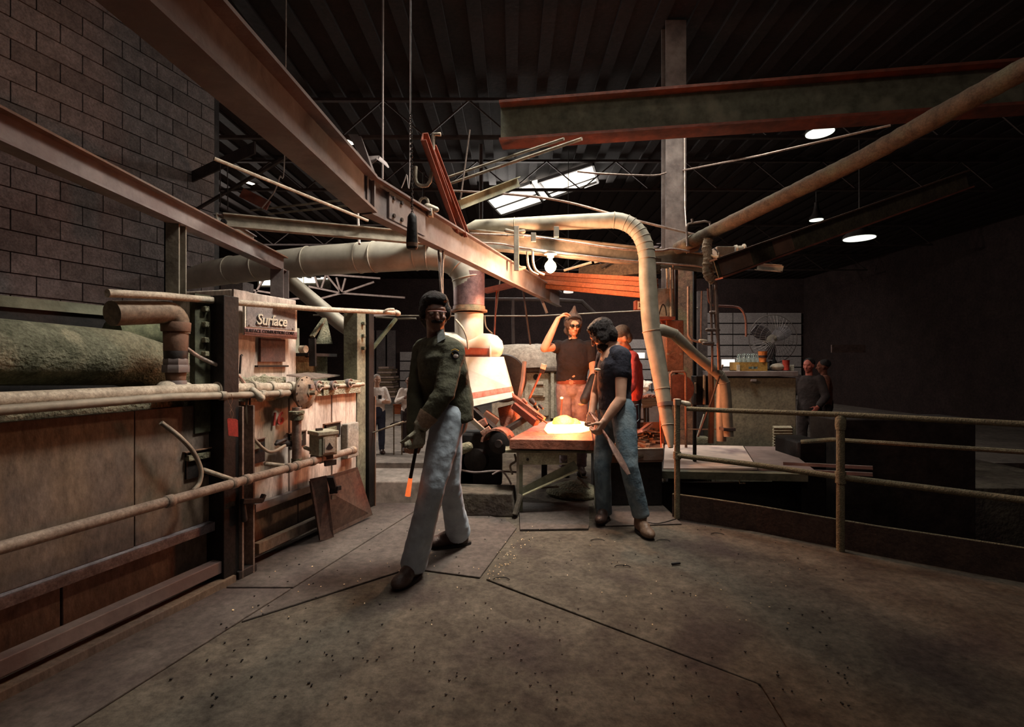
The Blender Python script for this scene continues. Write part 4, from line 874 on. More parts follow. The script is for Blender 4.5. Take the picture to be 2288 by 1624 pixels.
MB().box(P(1683,850,6.47),(.07,.04,.03)).build('latch', steel_dusty, CB, smooth=False, bevel=.004)
FN = T('drum_fan', 'large round cage fan standing on the grey cabinet', 'fan', P(1727,829,6.9))
fc = P(1727,757,6.85); fr_ = 54/F*6.85
for R2 in (1,.985,.8,.6,.4): MB().ring(fc+Vector((0,-.07*(1-R2*R2),0)),(0,1,0),fr_*R2,.005 if R2==1 else .0025,40,6).build('guard_ring', fan_m, FN)
for i in range(40):
    t = 2*pi*i/40; MB().tube([fc+Vector((cos(t)*fr_*.1,-.08,sin(t)*fr_*.1)),fc+Vector((cos(t)*fr_*.6,-.06,sin(t)*fr_*.6)),fc+Vector((cos(t)*fr_,0,sin(t)*fr_))],.0022,4).build('guard_wire', fan_m, FN)
for i in range(3):
    t = 2*pi*i/3+.5; q = MB(); d_ = Vector((cos(t),0,sin(t))); s_ = Vector((-sin(t),0,cos(t)))
    q.loft([(fc+Vector((0,.04,0))+d_*(.05+k*.06),(s_*(.06+.03*sin(k*.8))+Vector((0,.03,0))),Vector((0,.006,0))) for k in range(5)],10); q.build('blade', fan_blade, FN)
MB().lathe(fc+Vector((0,-.02,0)),(0,1,0),[(0,.02),(.02,.06),(.16,.07),(.2,.04)],20).build('motor', steel_light, FN)
MB().bb((fc.x-.05,6.85,zt_),(fc.x+.05,6.95,fc.z-fr_*.9)).build('stand', black_iron, FN, smooth=False)
MB().bb((fc.x-.18,6.75,zt_),(fc.x+.18,7.05,zt_+.03)).build('foot', black_iron, FN, smooth=False)
CR = T('bottle_crate', 'yellow wooden bottle crate on the grey cabinet', 'crate', P(1681,829,6.6))
x0 = P(1650,0,6.55).x; x1 = P(1713,0,6.55).x; zc = P(0,809,6.55).z
hx0=P(1671,0,6.55).x; hx1=P(1692,0,6.55).x
MB().bb((x0,6.53,zt_),(x1,6.545,zt_+.028)).build('front_board', crate_y, CR, smooth=False)
MB().bb((x0,6.53,zt_+.028),(hx0,6.545,zc)).build('front_board', crate_y, CR, smooth=False); MB().bb((hx1,6.53,zt_+.028),(x1,6.545,zc)).build('front_board', crate_y, CR, smooth=False); MB().bb((hx0,6.53,zt_+.06),(hx1,6.545,zc)).build('front_board', crate_y, CR, smooth=False)
for a_ in ((x0,6.545,x0+.012,6.82),(x1-.012,6.545,x1,6.82),(x0,6.81,x1,6.82)): MB().bb((a_[0],a_[1],zt_),(a_[2],a_[3],zc)).build('side_board', crate_y, CR, smooth=False)
MB().bb((x0,6.54,zt_),(x1,6.82,zt_+.01)).build('bottom_board', wood_dark, CR, smooth=False)
MB().bb((x0-.04,6.5,zt_),(x0-.005,6.52,zt_+.085)).build('paper_slip', white_paint, label='white paper slip leaning at the left of the bottle crate', cat='paper', smooth=False)
n = 0
for row in range(2):
    for i in range(6):
        bx = x0+.035+i*.062+row*.01; by = 6.59+row*.08; s = 1+.06*random.random()
        if i == 5 and row == 0: continue
        b_ = MB().lathe((bx,by,zt_+.012),(0,0,1),[(0,.024),(.005,.027),(.10*s,.027),(.135*s,.02),(.165*s,.011),(.20*s,.010),(.203*s,.013),(.215*s,.013)],14)
        b_.build('glass_bottle', glass_clear, label='clear glass bottle, %s in the %s row of the yellow crate' % (('leftmost','second from left','third from left','fourth from left','fifth from left','rightmost')[i], ('front','rear')[row]), cat='bottle', group='bottles in the yellow crate'); n += 1
b_ = P(1704,800,6.5)
CU = T('paper_cup', 'orange printed paper cup at the right end of the bottle crate', 'cup', b_)
MB().lathe(P(1704,809,6.56)-Vector((0,0,.0)),(0,0,1),[(0,.042),(.14,.058),(.145,.060)],20).build('cup_body', cup_orange, CU)
MB().lathe(P(1704,799,6.56)-Vector((0,0,0)),(0,0,1),[(0,.0515),(.03,.055)],20).build('dark_print', dark_leather, CU)
MB().ell(P(1738,820,6.6)+Vector((0,0,0)),(.10,.08,.05)).build('crumpled_hat', steel_light, label='pale cap lying on the grey cabinet before the fan', cat='hat')
MB().lathe(P(1756,827,6.55),(0,0,1),[(0,.04),(.13,.045),(.135,.047)],18).build('red_can', M('red can paint',(.5,.06,.04),None,6,.5), label='red can on the grey cabinet under the fan', cat='can')
MB().box(P(1768,822,6.6),(.05,.05,.08)).build('small_carton', white_paint, label='small pale carton at the right end of the grey cabinet', cat='carton', bevel=.004)
MB().lathe(P(1730,828,6.7),(0,0,1),[(0,.03),(.12,.03),(.17,.012),(.22,.012)],14).build('dark_bottle', glass_dark, label='dark bottle standing between crate and pale cap', cat='bottle')
# steel sheets table at right
ST = T('sheet_table', 'low table topped with two bright worn steel sheets at right', 'table', P(1640,1050,5.4))
zs = .25
def sz(px, py): D = (H-zs)*F/(py-CY); return Vector(((px-CX)/F*D, D, zs))
s1 = [sz(1482,1046),sz(1692,1046),sz(1660,996),sz(1486,993)]
s2 = [sz(1695,1046),sz(1832,1058),sz(1752,997),sz(1663,996)]
MB().prism([v-Vector((0,0,.02)) for v in s1],(0,0,.02)).build('steel_sheet', sheet_m, ST, smooth=False)
MB().prism([v-Vector((0,0,.024)) for v in s2],(0,0,.02)).build('steel_sheet', M('shaded steel sheet',(.36,.26,.23),(.20,.14,.13),5,.55,.15,bump=.05), ST, smooth=False)  # light fading to the right is put into this darker copy
e0 = sz(1425,1048)-Vector((0,0,.03)); e1 = sz(1800,1056)-Vector((0,0,.03))
MB().bar(e0,e1,.10,.07,oy=-.01).build('table_edge', greenpaint, ST, smooth=False)
MB().prism([sz(1430,1040)-Vector((0,0,.03)),sz(1832,1056)-Vector((0,0,.03)),sz(1760,996)-Vector((0,0,.03)),sz(1430,996)-Vector((0,0,.03))],(0,0,-.03)).build('table_deck', steel_dark, ST, smooth=False)
for x,dd in ((1440,4.85),(1800,4.75),(1500,6.0),(1740,6.0)):
    v=P(x,0,dd); MB().bb((v.x-.04,dd,PIT),(v.x+.04,dd+.08,zs-.06)).build('leg', black_iron, ST, smooth=False)
MB().bb((P(1432,0,5).x,4.88,PIT),(P(1790,0,5).x,4.92,.12)).build('skirt_plate', black_iron, ST, smooth=False)
for k,(x,y) in enumerate(((1465,1062),(1652,1072))):
    MB().tube(L((x,y,4.87),(x+1,y+8,4.87),(x+13,y+8,4.87)),.007,6).build('wire_hook', steel_light, label=('small L shaped wire hook left under the steel sheets','small L shaped wire hook in the dark under the shaded sheet')[k], cat='hook')
MB().bb((P(1548,0,6.4).x,6.38,PIT),(P(1590,0,6.4).x,6.6,P(0,978,6.4).z)).build('dusty_bin', moss, label='dusty low bin behind the bright sheet', cat='bin', smooth=False, bevel=.02)
rod('tie_bar', L((1520,959,5.2),(1600,959,5.2)), .007, pipe_pale, 'thin horizontal bar behind the railing post', 'rod')
# railing
RL = T('railing', 'speckled pipe railing at right with two posts', 'railing', (1.9,3.8,0))
pA = P(1513,0,4.14); pB = P(1878,0,3.42)
def zp(py, D): return P(0,py,D).z
MB().tube([Vector((pA.x,4.14,0)),Vector((pA.x,4.14,zp(893,4.14)))],.024,14).build('post', rail_m, RL)
MB().tube([Vector((pB.x,3.42,.0)),Vector((pB.x,3.42,zp(938,3.42)))],.026,14).build('post', rail_m, RL)
MB().lathe(Vector((pA.x,4.14,zp(905,4.14))),(0,0,1),[(0,.03),(.05,.032),(.055,.02)],14).build('fitting', steel_light, RL)
MB().lathe(Vector((pB.x,3.42,zp(960,3.42))),(0,0,1),[(0,.03),(.03,.034),(.08,.034),(.10,.02)],14).build('fitting', rail_m, RL)
MB().cap(P(1524,899,4.14),P(1537,903,4.12),.018,.025).build('fitting', white_paint, RL)
d_ = (Vector((pB.x,3.42,0))-Vector((pA.x,4.14,0)))
far = Vector((pB.x,3.42,0))+d_*1.6
MB().tube([P(1535,913,4.1),P(1620,917,3.93),P(1878,926,3.42),Vector((far.x,far.y,.95))],.019,14).build('top_rail', rail_m, RL)
MB().tube([P(1515,1017,4.12),P(1545,1021,4.06),P(1700,1040,3.75),P(1878,1066,3.42),Vector((far.x,far.y,.50))],.021,14).build('mid_rail', rail_m, RL)
MB().lathe(P(1513,1017,4.14)-Vector((0,0,.03)),(0,0,1),[(0,.032),(.06,.032)],14).build('fitting', rail_m, RL)
MB().lathe(P(1878,1066,3.42)-Vector((0,0,.04)),(0,0,1),[(0,.034),(.08,.034)],14).build('fitting', rail_m, RL)
MB().tube([Vector((far.x,far.y,0)),Vector((far.x,far.y,1.0))],.026,14).build('post', rail_m, RL)
TB = T('toe_board', 'curved dark rusty toe board along the platform edge at right', 'board', (2,3.7,0))
cv = [(1.36,4.18),(1.62,4.03),(1.9,3.83),(2.2,3.58),(2.48,3.35),(3.0,3.0),(3.7,2.5),(4.4,2.0)]
vs=[]; fs=[]
for i,(x,y) in enumerate(cv):
    for (dx,zz) in ((0,-.02),(0,.19),(.012,.19),(.012,-.02)): vs.append(Vector((x+dx,y+dx,zz)))
for i in range(len(cv)-1):
    a=i*4
    for k in range(4): fs.append((a+k,a+(k+1)%4,a+4+(k+1)%4,a+4+k))
fs += [(0,1,2,3),(len(vs)-4,len(vs)-1,len(vs)-2,len(vs)-3)]
MB().add(vs,fs).build('board', toe_m, TB, smooth=False)
MB().tube([Vector((x+.006,y+.006,.192)) for x,y in cv],.006,6).build('top_bead', rail_m, TB)
# second faint rail and machinery at far right in the pit
rod('back_rail', L((1790,987,5.2),(1860,982,5.0),(2288,1010,4.2)), .022, rail_m, 'second dim railing pipe behind the right post', 'railing')
MB().bb((P(1795,0,5.4).x,5.5,PIT),(P(1862,0,5.4).x,6.0,P(0,985,5.5).z)).build('dark_machine', black_iron, label='dark machine block behind the right railing post', cat='machine', bevel=.03)
MB().bb((P(1880,0,5.6).x,5.7,PIT),(P(2200,0,5.6).x,6.2,P(0,935,5.7).z)).build('dark_bench', steel_dark, label='dark bench behind the railing at the far right', cat='bench', bevel=.02)
MB().bar(P(1750,1035,4.9),P(1950,1045,4.5),.03,.03).build('track_rail', steel_dusty, label='upper dim track rail right of the steel sheets', cat='rail', smooth=False)
MB().bar(P(1760,1050,4.8),P(1950,1060,4.4),.03,.03).build('track_rail', steel_dusty, label='lower dim track rail right of the steel sheets', cat='rail', smooth=False)
MB().bb((3.2,6.5,PIT),(8,10,-.35)).build('floor_ledge', concrete, kind='structure', smooth=False)
# floor litter
q = MB(); random.seed(11)
def flo(px,py): D=F*H/(py-CY); return Vector(((px-CX)/F*D,D,.002))
for i in range(260):
    px = random.uniform(380,1900); py = random.uniform(1150,1600); p = flo(px,py)
    if p.x < -1.5: continue
    q.box(p+Vector((0,0,.003)),(random.uniform(.004,.011),random.uniform(.003,.008),.004),Matrix.Rotation(random.random()*3,3,'Z'))
q.build('dark_crumbs', black_iron, label='dark crumbs scattered over the floor', cat='debris', kind='stuff', smooth=False)
q = MB()
for i in range(120):
    if i < 60: t=random.random(); px=1072+(1156-1072)*t+random.gauss(0,14)+30; py=1289-(1289-1178)*t+random.gauss(0,10)
    else: px=random.uniform(500,1800); py=random.uniform(1150,1400)
    p = flo(px,py)
    if p.x < -1.5: continue
    q.box(p+Vector((0,0,.003)),(random.uniform(.003,.009),random.uniform(.003,.006),.004),Matrix.Rotation(random.random()*3,3,'Z')@Matrix.Rotation(.4,3,'X'))
q.build('glass_crumbs', M('bright crumbs',(.9,.75,.5),(.8,.5,.25),4,.3,bump=0), label='bright glass crumbs along the floor joint', cat='debris', kind='stuff', smooth=False)
for k,(x,y,lb) in enumerate(((1335,1209,'black curl of glass on the floor left of the boot'),(1482,1210,'small black curl right of the boot'),(1603,1195,'small black curl near the toe board'),(1391,1268,'tiny black sliver on the open floor'),(1120,1296,'thin dark splinter right of the floor joint'))):
    p = flo(x,y); MB().tube(spline([p+Vector((-.05,0,.004)),p+Vector((-.02,.02,.006)),p+Vector((.03,.015,.006)),p+Vector((.05,-.005,.004))]),.003,5).build('glass_curl', black_iron, label=lb, cat='debris')
p = flo(1511,1263); MB().cap(p+Vector((-.025,0,.008)),p+Vector((.025,.01,.008)),.008,.007).build('black_stub', black_iron, label='shiny black stub lying on the open floor at right', cat='debris')
rod('floor_crack_cable', [flo(1440,1166),flo(1470,1170),flo(1510,1160)], .005, black_iron, 'thin dark cable lying on the floor beside the toe board end', 'cable', sp=True)
# pallet stack, chair far away
PS = T('pallet_stack', 'tall stack of dusty boards before the far wall behind the white shirted men', 'stack', P(865,890,20))
random.seed(4)
for i in range(13):
    y = 888-i*5.4; a_=P(838+random.uniform(0,5)+ (3 if i>9 else 0),y,19.5); b_=P(888+random.uniform(-6,3)-(i*1.2),y,19.5)
    MB().bb((a_.x,19.5,a_.z),(b_.x,20.4,a_.z+.075)).build('board', wood_dark if i%2 else M('dusty board',(.27,.19,.15),(.15,.10,.08),3), PS, smooth=False)
CH = T('folding_chair', 'dark chair standing between the two far men', 'chair', P(888,980,11.0))
for x in (880,898):
    for dd in (10.8,11.2): MB().tube([P(x,905 if dd>11 else 945,dd),Vector((P(x,0,dd).x,dd,LOW))],.014,6).build('leg', wood_dark, CH)
MB().bb((P(878,0,11).x,10.75,P(0,948,11).z),(P(900,0,11).x,11.25,P(0,944,11).z)).build('seat', brown_cloth, CH, smooth=False)
MB().bb((P(878,0,11.2).x,11.2,P(0,925,11.2).z),(P(900,0,11.2).x,11.23,P(0,903,11.2).z)).build('backrest', wood, CH, smooth=False)
rod('guide_wire', L((826,969,4.5),(885,948,4.3),(935,935,4.2)), .007, steel_light, 'bright thin rod slanting up behind the olive jacket sleeve', 'rod')
MB().cap(P(866,955,4.3),P(900,943,4.28),.010,.010).build('bright_sleeve', white_paint, label='bright sleeve on the thin slanting rod', cat='sleeve')
rod('light_strip', L((840,708,7.4),(886,712,7.3),(930,712,7.3)), .015, steel_light, 'thin light bar left of the olive jacket mans head', 'bar')
# ================================================================== FURNACE at left
O = Vector((-1.29,4.5,0)); ES = Vector((-.2922,-.9564,0)); EN = Vector((.9564,-.2922,0)); EZ = Vector((0,0,1))
RF = Matrix((ES, EN, EZ)).transposed()
def FW(s, n, z): return O+ES*s+EN*n+EZ*z
def FS(px, py, n=0):
    dr = Vector(((px-CX)/F,1,-(py-CY)/F)); o = O+EN*n; c = Vector((0,0,H)); t = (o-c).dot(EN)/dr.dot(EN); p = c+dr*t-O
    return p.dot(ES), p.z
def FP(px, py, n=0): s, z = FS(px, py, n); return FW(s, n, z)
def fb(s0, s1, n0, n1, z0, z1): return MB().box(FW((s0+s1)/2,(n0+n1)/2,(z0+z1)/2),(abs(s1-s0),abs(n1-n0),abs(z1-z0)),RF)
def fpx(x0, y0, x1, y1, n0, n1):  # box whose front face (n1) covers the pixel rectangle measured at its centre
    xm=(x0+x1)/2; ym=(y0+y1)/2; s0=FS(x0,ym,n1)[0]; s1=FS(x1,ym,n1)[0]; z0=FS(xm,y1,n1)[1]; z1=FS(xm,y0,n1)[1]
    return fb(s1,s0,n0,n1,z0,z1)
FU = T('melting_furnace', 'long dusty furnace along the left with pipes and number 16 on it', 'furnace', FW(1.5,-.7,0))
def fa(mm, nm, mat, **k): k.setdefault('smooth', False); return mm.build(nm, mat, FU, **k)
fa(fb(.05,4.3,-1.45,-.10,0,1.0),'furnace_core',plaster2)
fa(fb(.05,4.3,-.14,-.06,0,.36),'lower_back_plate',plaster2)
# upper plates with seams
ed = [.20,.36,.545,.745,1.02,1.42,1.62,2.10,2.7,3.4,4.2]
for i in range(len(ed)-1):
    mt = plaster if i < 5 else plaster2  # plates toward the dim near end take the shaded colour
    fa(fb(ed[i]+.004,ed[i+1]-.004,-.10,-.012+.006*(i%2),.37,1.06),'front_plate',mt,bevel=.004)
for i,(a_,b_) in enumerate(((.25,.9),(.91,1.40),(1.6,2.4),(2.41,3.3),(3.31,4.2))):
    fa(fb(a_,b_,-.06,-.03,.12,.35),'lower_plate',plaster2,bevel=.003)
# ledges / angle rails
fa(MB().angle(FW(.3,.0,.36),FW(1.36,.0,.36),.05,.05,.008),'ledge_rail',steel_dusty)
fa(MB().angle(FW(1.60,.0,.345),FW(4.2,.0,.345),.06,.05,.008),'ledge_rail',M('blue grey rail',(.30,.27,.29),(.14,.12,.13),16,.7))
fa(MB().bar(FW(.3,.03,.10),FW(1.36,.03,.10),.05,.07),'base_rail',plaster2,bevel=.004)
fa(MB().bar(FW(1.60,.05,.11),FW(4.2,.05,.11),.07,.07),'base_rail',steel_dusty,bevel=.004)
fa(MB().bar(FW(1.60,.07,.01),FW(4.2,.07,.01),.10,.06),'base_rail',plaster2,bevel=.004)
# burner ports, dark square openings
for (x0,y0,x1,y1) in ((562,982,592,1034),(648,966,684,998),(729,946,761,975),(417,1006,478,1064)):
    fa(fpx(x0,y0,x1,y1,-.02,.002),'burner_port',black_iron)
    fa(fpx(x0-2,y0-2,x1+2,y0,-.02,.012),'port_lintel',rust)
    fa(fpx(x0+6,y0+8,x1-8,y0+20,-.02,.02).rough(.006,20),'burner_tile',moss)
# buckstays
sa_=FS(534,1000,.10)[0]
def hstay(s0, s1, z0, z1, mat, nd=.14, nb=-.02):
    mm = MB(); 
    for v in ((s0,s0+.012,nb,nb+nd),(s1-.012,s1,nb,nb+nd),(s0,s1,nb+nd*.3,nb+nd*.3+.01)): mm.box(FW((v[0]+v[1])/2,(v[2]+v[3])/2,(z0+z1)/2),(v[1]-v[0],v[3]-v[2],z1-z0),RF)
    return mm
fa(hstay(sa_-.10,sa_-.005,0,1.04,plaster),'buckstay_web',M('lit buckstay side',(.28,.21,.17),(.12,.085,.07),8,.75))  # lit flank of the black stay, painted in a lighter colour
sa=FS(534,1000,.10)[0]; sb_=FS(500,1000,.10)[0]
fa(fb(sa,sb_,-.03,.10,0,1.70),'buckstay',black_iron,bevel=.004)
fa(fb(sb_,sb_+.10,-.04,.0,.9,1.70),'buckstay_flange',M('green black flange',(.085,.085,.05),(.04,.04,.025),10,.8))
for z_ in (1.62,1.53,1.44,1.36): fa(fb(sb_+.03,sb_+.06,-.02,.03,z_-.02,z_+.012),'bolt_lug',moss,bevel=.006)
fa(fb(sa-.12,sa+.02,-.06,.12,0,.05),'stay_foot',steel_dark,bevel=.006)
fa(fb(.08,.21,-.14,-.0,.0,1.76),'buckstay',M('green grey buckstay',(.23,.22,.15),(.11,.10,.07),8,.8),bevel=.004)
fa(fb(-.005,.075,-.14,.03,0,1.77),'buckstay',black_iron,bevel=.004)
fa(fb(-.02,-.008,-.12,.04,0,1.0),'end_angle',rust)
for z_ in (1.66,1.55,1.44): fa(fb(.12,.15,.0,.03,z_-.02,z_+.01),'bolt_lug',moss,bevel=.006)
# crusty top ledge
def crustbox(s0,s1,n0,n1,z0,z1,mat,nm,amp=.018,seed=0):
    mm = MB(); ns = max(4,int((s1-s0)/.03)); nn = max(3,int((n1-n0)/.03)); vs=[]; fs=[]
    for i in range(ns+1):
        for j in range(nn+1):
            s=s0+(s1-s0)*i/ns; n_=n0+(n1-n0)*j/nn
            e = 0 if (i in (0,ns) or j in (0,nn)) else 1
            z_ = z1+(noise.noise(Vector((s*14+seed,n_*14,seed)))*amp*2+noise.noise(Vector((s*40,n_*40,seed)))*amp)*(.4+.6*e)
            vs.append(FW(s,n_,z_))
    w=nn+1
    for i in range(ns):
        for j in range(nn): fs.append((i*w+j,(i+1)*w+j,(i+1)*w+j+1,i*w+j+1))
    mm.add(vs,fs)
    rim = [i*w for i in range(ns+1)]+[ns*w+j for j in range(1,nn+1)]+[i*w+nn for i in range(ns-1,-1,-1)]+[j for j in range(nn-1,0,-1)]
    low=[]; 
    for k in rim:
        v = vs[k].copy(); v.z = z0; low.append(v)
    b0=len(mm.v); mm.v += low; m_=len(rim)
    for k in range(m_): mm.f.append((rim[k],rim[(k+1)%m_],b0+(k+1)%m_,b0+k))
    mm.f.append(tuple(b0+k for k in range(m_)))
    return fa(mm,nm,mat,smooth=True)
crustbox(.21,1.40,-.34,.02,1.05,1.10,crust,'crusty_ledge')
crustbox(.21,.70,-.10,.035,1.05,1.155,crust,'crusty_edge',.012,3)
crustbox(.22,.95,-.9,-.30,1.0,1.36,moss,'dust_heap',.03,5)
crustbox(.95,1.40,-.36,-.10,1.05,1.20,crust,'dust_heap',.02,8)
crustbox(1.62,3.2,-.95,-.04,1.0,1.13,moss,'crusty_ledge',.02,9)
# tilted cover plate on ledge
fa(MB().prism([FP(640,840,-.06),FP(690,834,-.2),FP(760,840,-.2),FP(705,848,-.04)],(0,0,.01)),'cover_plate',plaster2)
# sign tower block
s0,z0_=FS(662,830,-.22); s1,_=FS(517,830,-.22)
fa(fb(s0,s1,-.75,-.22,1.04,1.80),'burner_block',plaster,bevel=.008)
fa(fb(s1-.135,s1-.005,-.23,-.205,1.1,1.80),'pale_strip',M('pale post strip',(.55,.43,.36),(.30,.23,.19),9,.7,stretch=(1,1,.3)))
a_=FS(579,0,-.21)[0]; b_=FS(634,0,-.21)[0]
fa(fb(b_,a_,-.215,-.195,FS(606,808,-.2)[1],FS(606,757,-.2)[1]),'dark_door',M('sooty red door',(.10,.045,.035),(.05,.03,.025),8,.8))
fa(fb(b_-.03,a_+.03,-.22,-.19,FS(606,820,-.2)[1],FS(606,816,-.2)[1]),'slot',black_iron)
fa(MB().tube([FP(536,835,-.18),FP(538,795,-.18),FP(541,793,-.18)],.008,6),'stub_rod',steel_dark)
# regenerator body at rear left: dusty barrel shapes
fa(MB().tube([FP(478,865,-.45)+ES*-.05,FP(360,800,-.45)+ES*.25,FP(300,780,-.45)+ES*1.4],.16,20),'barrel_duct',moss,smooth=True)
fa(MB().tube([FP(480,752,-.7),FP(360,748,-.7),FP(250,745,-.7)],.09,16),'barrel_duct',M('green barrel',(.16,.16,.09),(.07,.075,.04),9,.9),smooth=True)
fa(fb(1.62,4.2,-1.3,-.8,1.0,1.62),'rear_wall',black_iron)
fa(fb(1.62,4.2,-1.35,-.78,1.60,1.66),'rear_cap',greenpaint)
fa(fb(.22,.95,-1.3,-.9,1.0,1.60),'rear_wall',M('dim purple rear wall',(.12,.085,.085),(.07,.05,.05),5,.8))
# right-hand bracket frame
fa(MB().bar(FW(1.02,-.12,1.73),FW(.0,-.03,1.77),.05,.012),'top_angle',M('pale green angle',(.36,.34,.25),(.2,.19,.13),12,.7))
fa(MB().bar(FP(725,712,-.2),FP(697,752,-.2),.04,.02),'diagonal_arm',moss)
fa(MB().bar(FP(698,756,-.16),FP(699,818,-.16),.05,.03),'upright_arm',black_iron)
fa(MB().prism([FP(704,768,-.3),FP(727,712,-.3),FP(740,768,-.3)],EN*.015),'gusset',moss)
fa(fb(.22,.60,-.62,-.60,1.38,1.62),'rear_plate',M('grey green plate',(.30,.27,.19),(.18,.16,.11),6,.8))
fa(fb(.22,.62,-.6,-.2,1.36,1.385),'shelf_plate',black_iron)
fa(MB().lathe(FP(672,780,-.2),EN,[(0,.03),(.05,.03)],14),'pipe_stub',pipe_pale,smooth=True)
# lower right details
fa(fpx(777,945,802,1022,.0,.06),'cover_box',M('pale grey cover',(.36,.32,.27),(.21,.185,.15),9,.7),bevel=.008)
# ----- painted number
text_mesh('painted_number','16',ink_red,FU,FP(619,937,.004),-ES,EZ,.125,.004,bold=.0015,shear=.12,spacing=.9)
# ----- sign
SG = T('maker_sign', 'weathered metal sign reading Surface in raised pale letters', 'sign', FP(606,752,-.16))
n1=-.15
def sq(x0,y0,x1,y1,n,th): 
    pts=[FP(x0,y0,n),FP(x1,y0+(x1-x0)*.095,n),FP(x1,y1+(x1-x0)*.082,n),FP(x0,y1,n)]
    return MB().prism(pts,-EN*th)
sq(547,677,664,748,n1,.02).build('backing_edge', sign_white, SG, smooth=False, bevel=.002)
sq(551.5,679,659.5,729.5,n1+.004,.01).build('sign_face', sign_grey, SG, smooth=False)
sq(547,731,664,748.5,n1+.006,.01).build('pink_strip', sign_pink, SG, smooth=False)
sq(547,744,664,745,n1+.008,.004).build('strip_line', ink_black, SG, smooth=False)
c0=FP(606,717,n1+.006); rt=(FP(650,720.5,n1)-FP(560,712,n1)).normalized()
upv=EZ
def st(txt,px,py,size,mat,nm,**k):
    return text_mesh(nm,txt,mat,SG,FP(px,py,n1+.008),rt,EZ,size,**k)
st('Surface',606.5,718.5,.105,ink_black,'letter_shadow',depth=.002,bold=.002,shear=.18,spacing=.93)
st('Surface',608,717,.105,white_paint,'raised_lettering',depth=.005,bold=.0015,shear=.18,spacing=.93)
st('SURFACE COMBUSTION CORP.',607,742,.032,ink_black,'small_lettering',depth=.002,bold=.0005,spacing=1.05)
for x,y in ((556,727),(654,735)): MB().lathe(FP(x,y,n1+.004),EN,[(0,.006),(.004,.006)],8).build('rivet', steel_dark, SG)
# ----- red tag on chain
TG = T('red_tag', 'red card tag hanging from a twisted wire off the pale gas pipe', 'tag', FP(520,976,.16))
MB().prism([FP(507,937,.16),FP(510,934,.16),FP(527,936,.16),FP(531,939,.16),FP(532,976,.16),FP(510,973,.16)],EN*.002).build('card', tag_red, TG, smooth=False)
MB().tube(spline([FP(518,936,.16),FP(514,922,.165),FP(518,912,.16),FP(511,900,.16),FP(508,890,.16)]),.0015,5).build('wire', rust, TG)
MB().tube(spline([FP(519,936,.165),FP(521,922,.165),FP(514,910,.16),FP(519,896,.16),FP(517,880,.16)]),.0015,5).build('wire', rust, TG)
# ----- piping: things fixed in runs
def pipe(nm,pts,r_,mat,label,cat='pipe',fit=(),n=16,fr=1.3):
    t = T(nm,label,cat,pts[0]); MB().tube(pts,r_,n).build('pipe_run',mat,t)
    for (i,u) in fit:
        a_=pts[i]; b_=pts[i+1]; p=a_.lerp(b_,u); d=(b_-a_).normalized(); MB().lathe(p-d*.02,d,[(0,r_*fr*.9),(.004,r_*fr),(.036,r_*fr),(.04,r_*fr*.9)],18).build('coupling',mat,t)
    return t
dn=.09
p0=FP(300,902,dn); 
pipe('gas_pipe',[FW(2.9,dn,FS(385,886,dn)[1]-.01),FP(385,887,dn),FP(560,882,dn),FP(645,878,dn)],.021,steel_light,'long grey pipe just below the pale gas pipe',fit=((1,.6),(2,.3),(2,.75)))
t=pipe('gas_pipe',[FW(2.9,.05,FS(400,872,.05)[1]),FP(420,872,.05),FP(505,869,.05),FP(560,867,.05),FP(620,866,.05),FP(668,866,.05)],.034,pipe_pale,'thick pale gas pipe running to the big round valve',fit=((1,.8),(2,.3),(3,.1),(3,.75),(4,.6)))
MB().lathe(FP(520,864,.05),EZ,[(-.03,.036),(.05,.036),(.055,.028),(.07,.03),(.072,.022)],18).build('pipe_cross', steel_dusty, t)
MB().ring(FP(520,850,.05),EZ,.026,.006,16,6).build('cross_cap', pipe_cond, t)
MB().cap(FP(565,872,.09),FP(583,889,.12),.022,.026).build('hex_plug', pipe_pale, t)
MB().cap(FP(583,889,.11),FP(590,880,.11),.014,.014).build('plug_lever', pipe_pale, t)
# big round valve (regulator)
VD = T('regulator_valve', 'big dusty round diaphragm valve on the gas pipe', 'valve', FP(684,915,.1))
ax = (EN*.9+ES*-.25+Vector((.15,-.2,0))).normalized(); c=FP(684,877,.10)
MB().lathe(c-ax*.03,ax,[(-.06,.03),(-.05,.06),(0,.105),(.012,.118),(.03,.118),(.034,.108),(.05,.085),(.062,.05),(.064,.02)],32).build('diaphragm_case', M('brown dusty casting',(.34,.26,.19),(.16,.11,.08),9,.5,.3,c3=(.24,.13,.09)), VD)
x_,y_,_=frame_of(ax)
for i in range(12):
    t_=2*pi*i/12; MB().lathe(c+(x_*cos(t_)+y_*sin(t_))*.107,ax,[(-.008,.007),(.008,.007)],6).build('bolt', steel_dark, VD)
MB().lathe(c+ax*.02,ax,[(0,.04),(.02,.036),(.022,.02),(.06,.018),(.062,.009)],6).build('hex_boss', M('boss',(.36,.28,.2),(.2,.15,.1),12,.5,.3), VD)
MB().box(c+ax*.035+EZ*.045,(.035,.035,.03),RF).build('lug', steel_dusty, VD, bevel=.003)
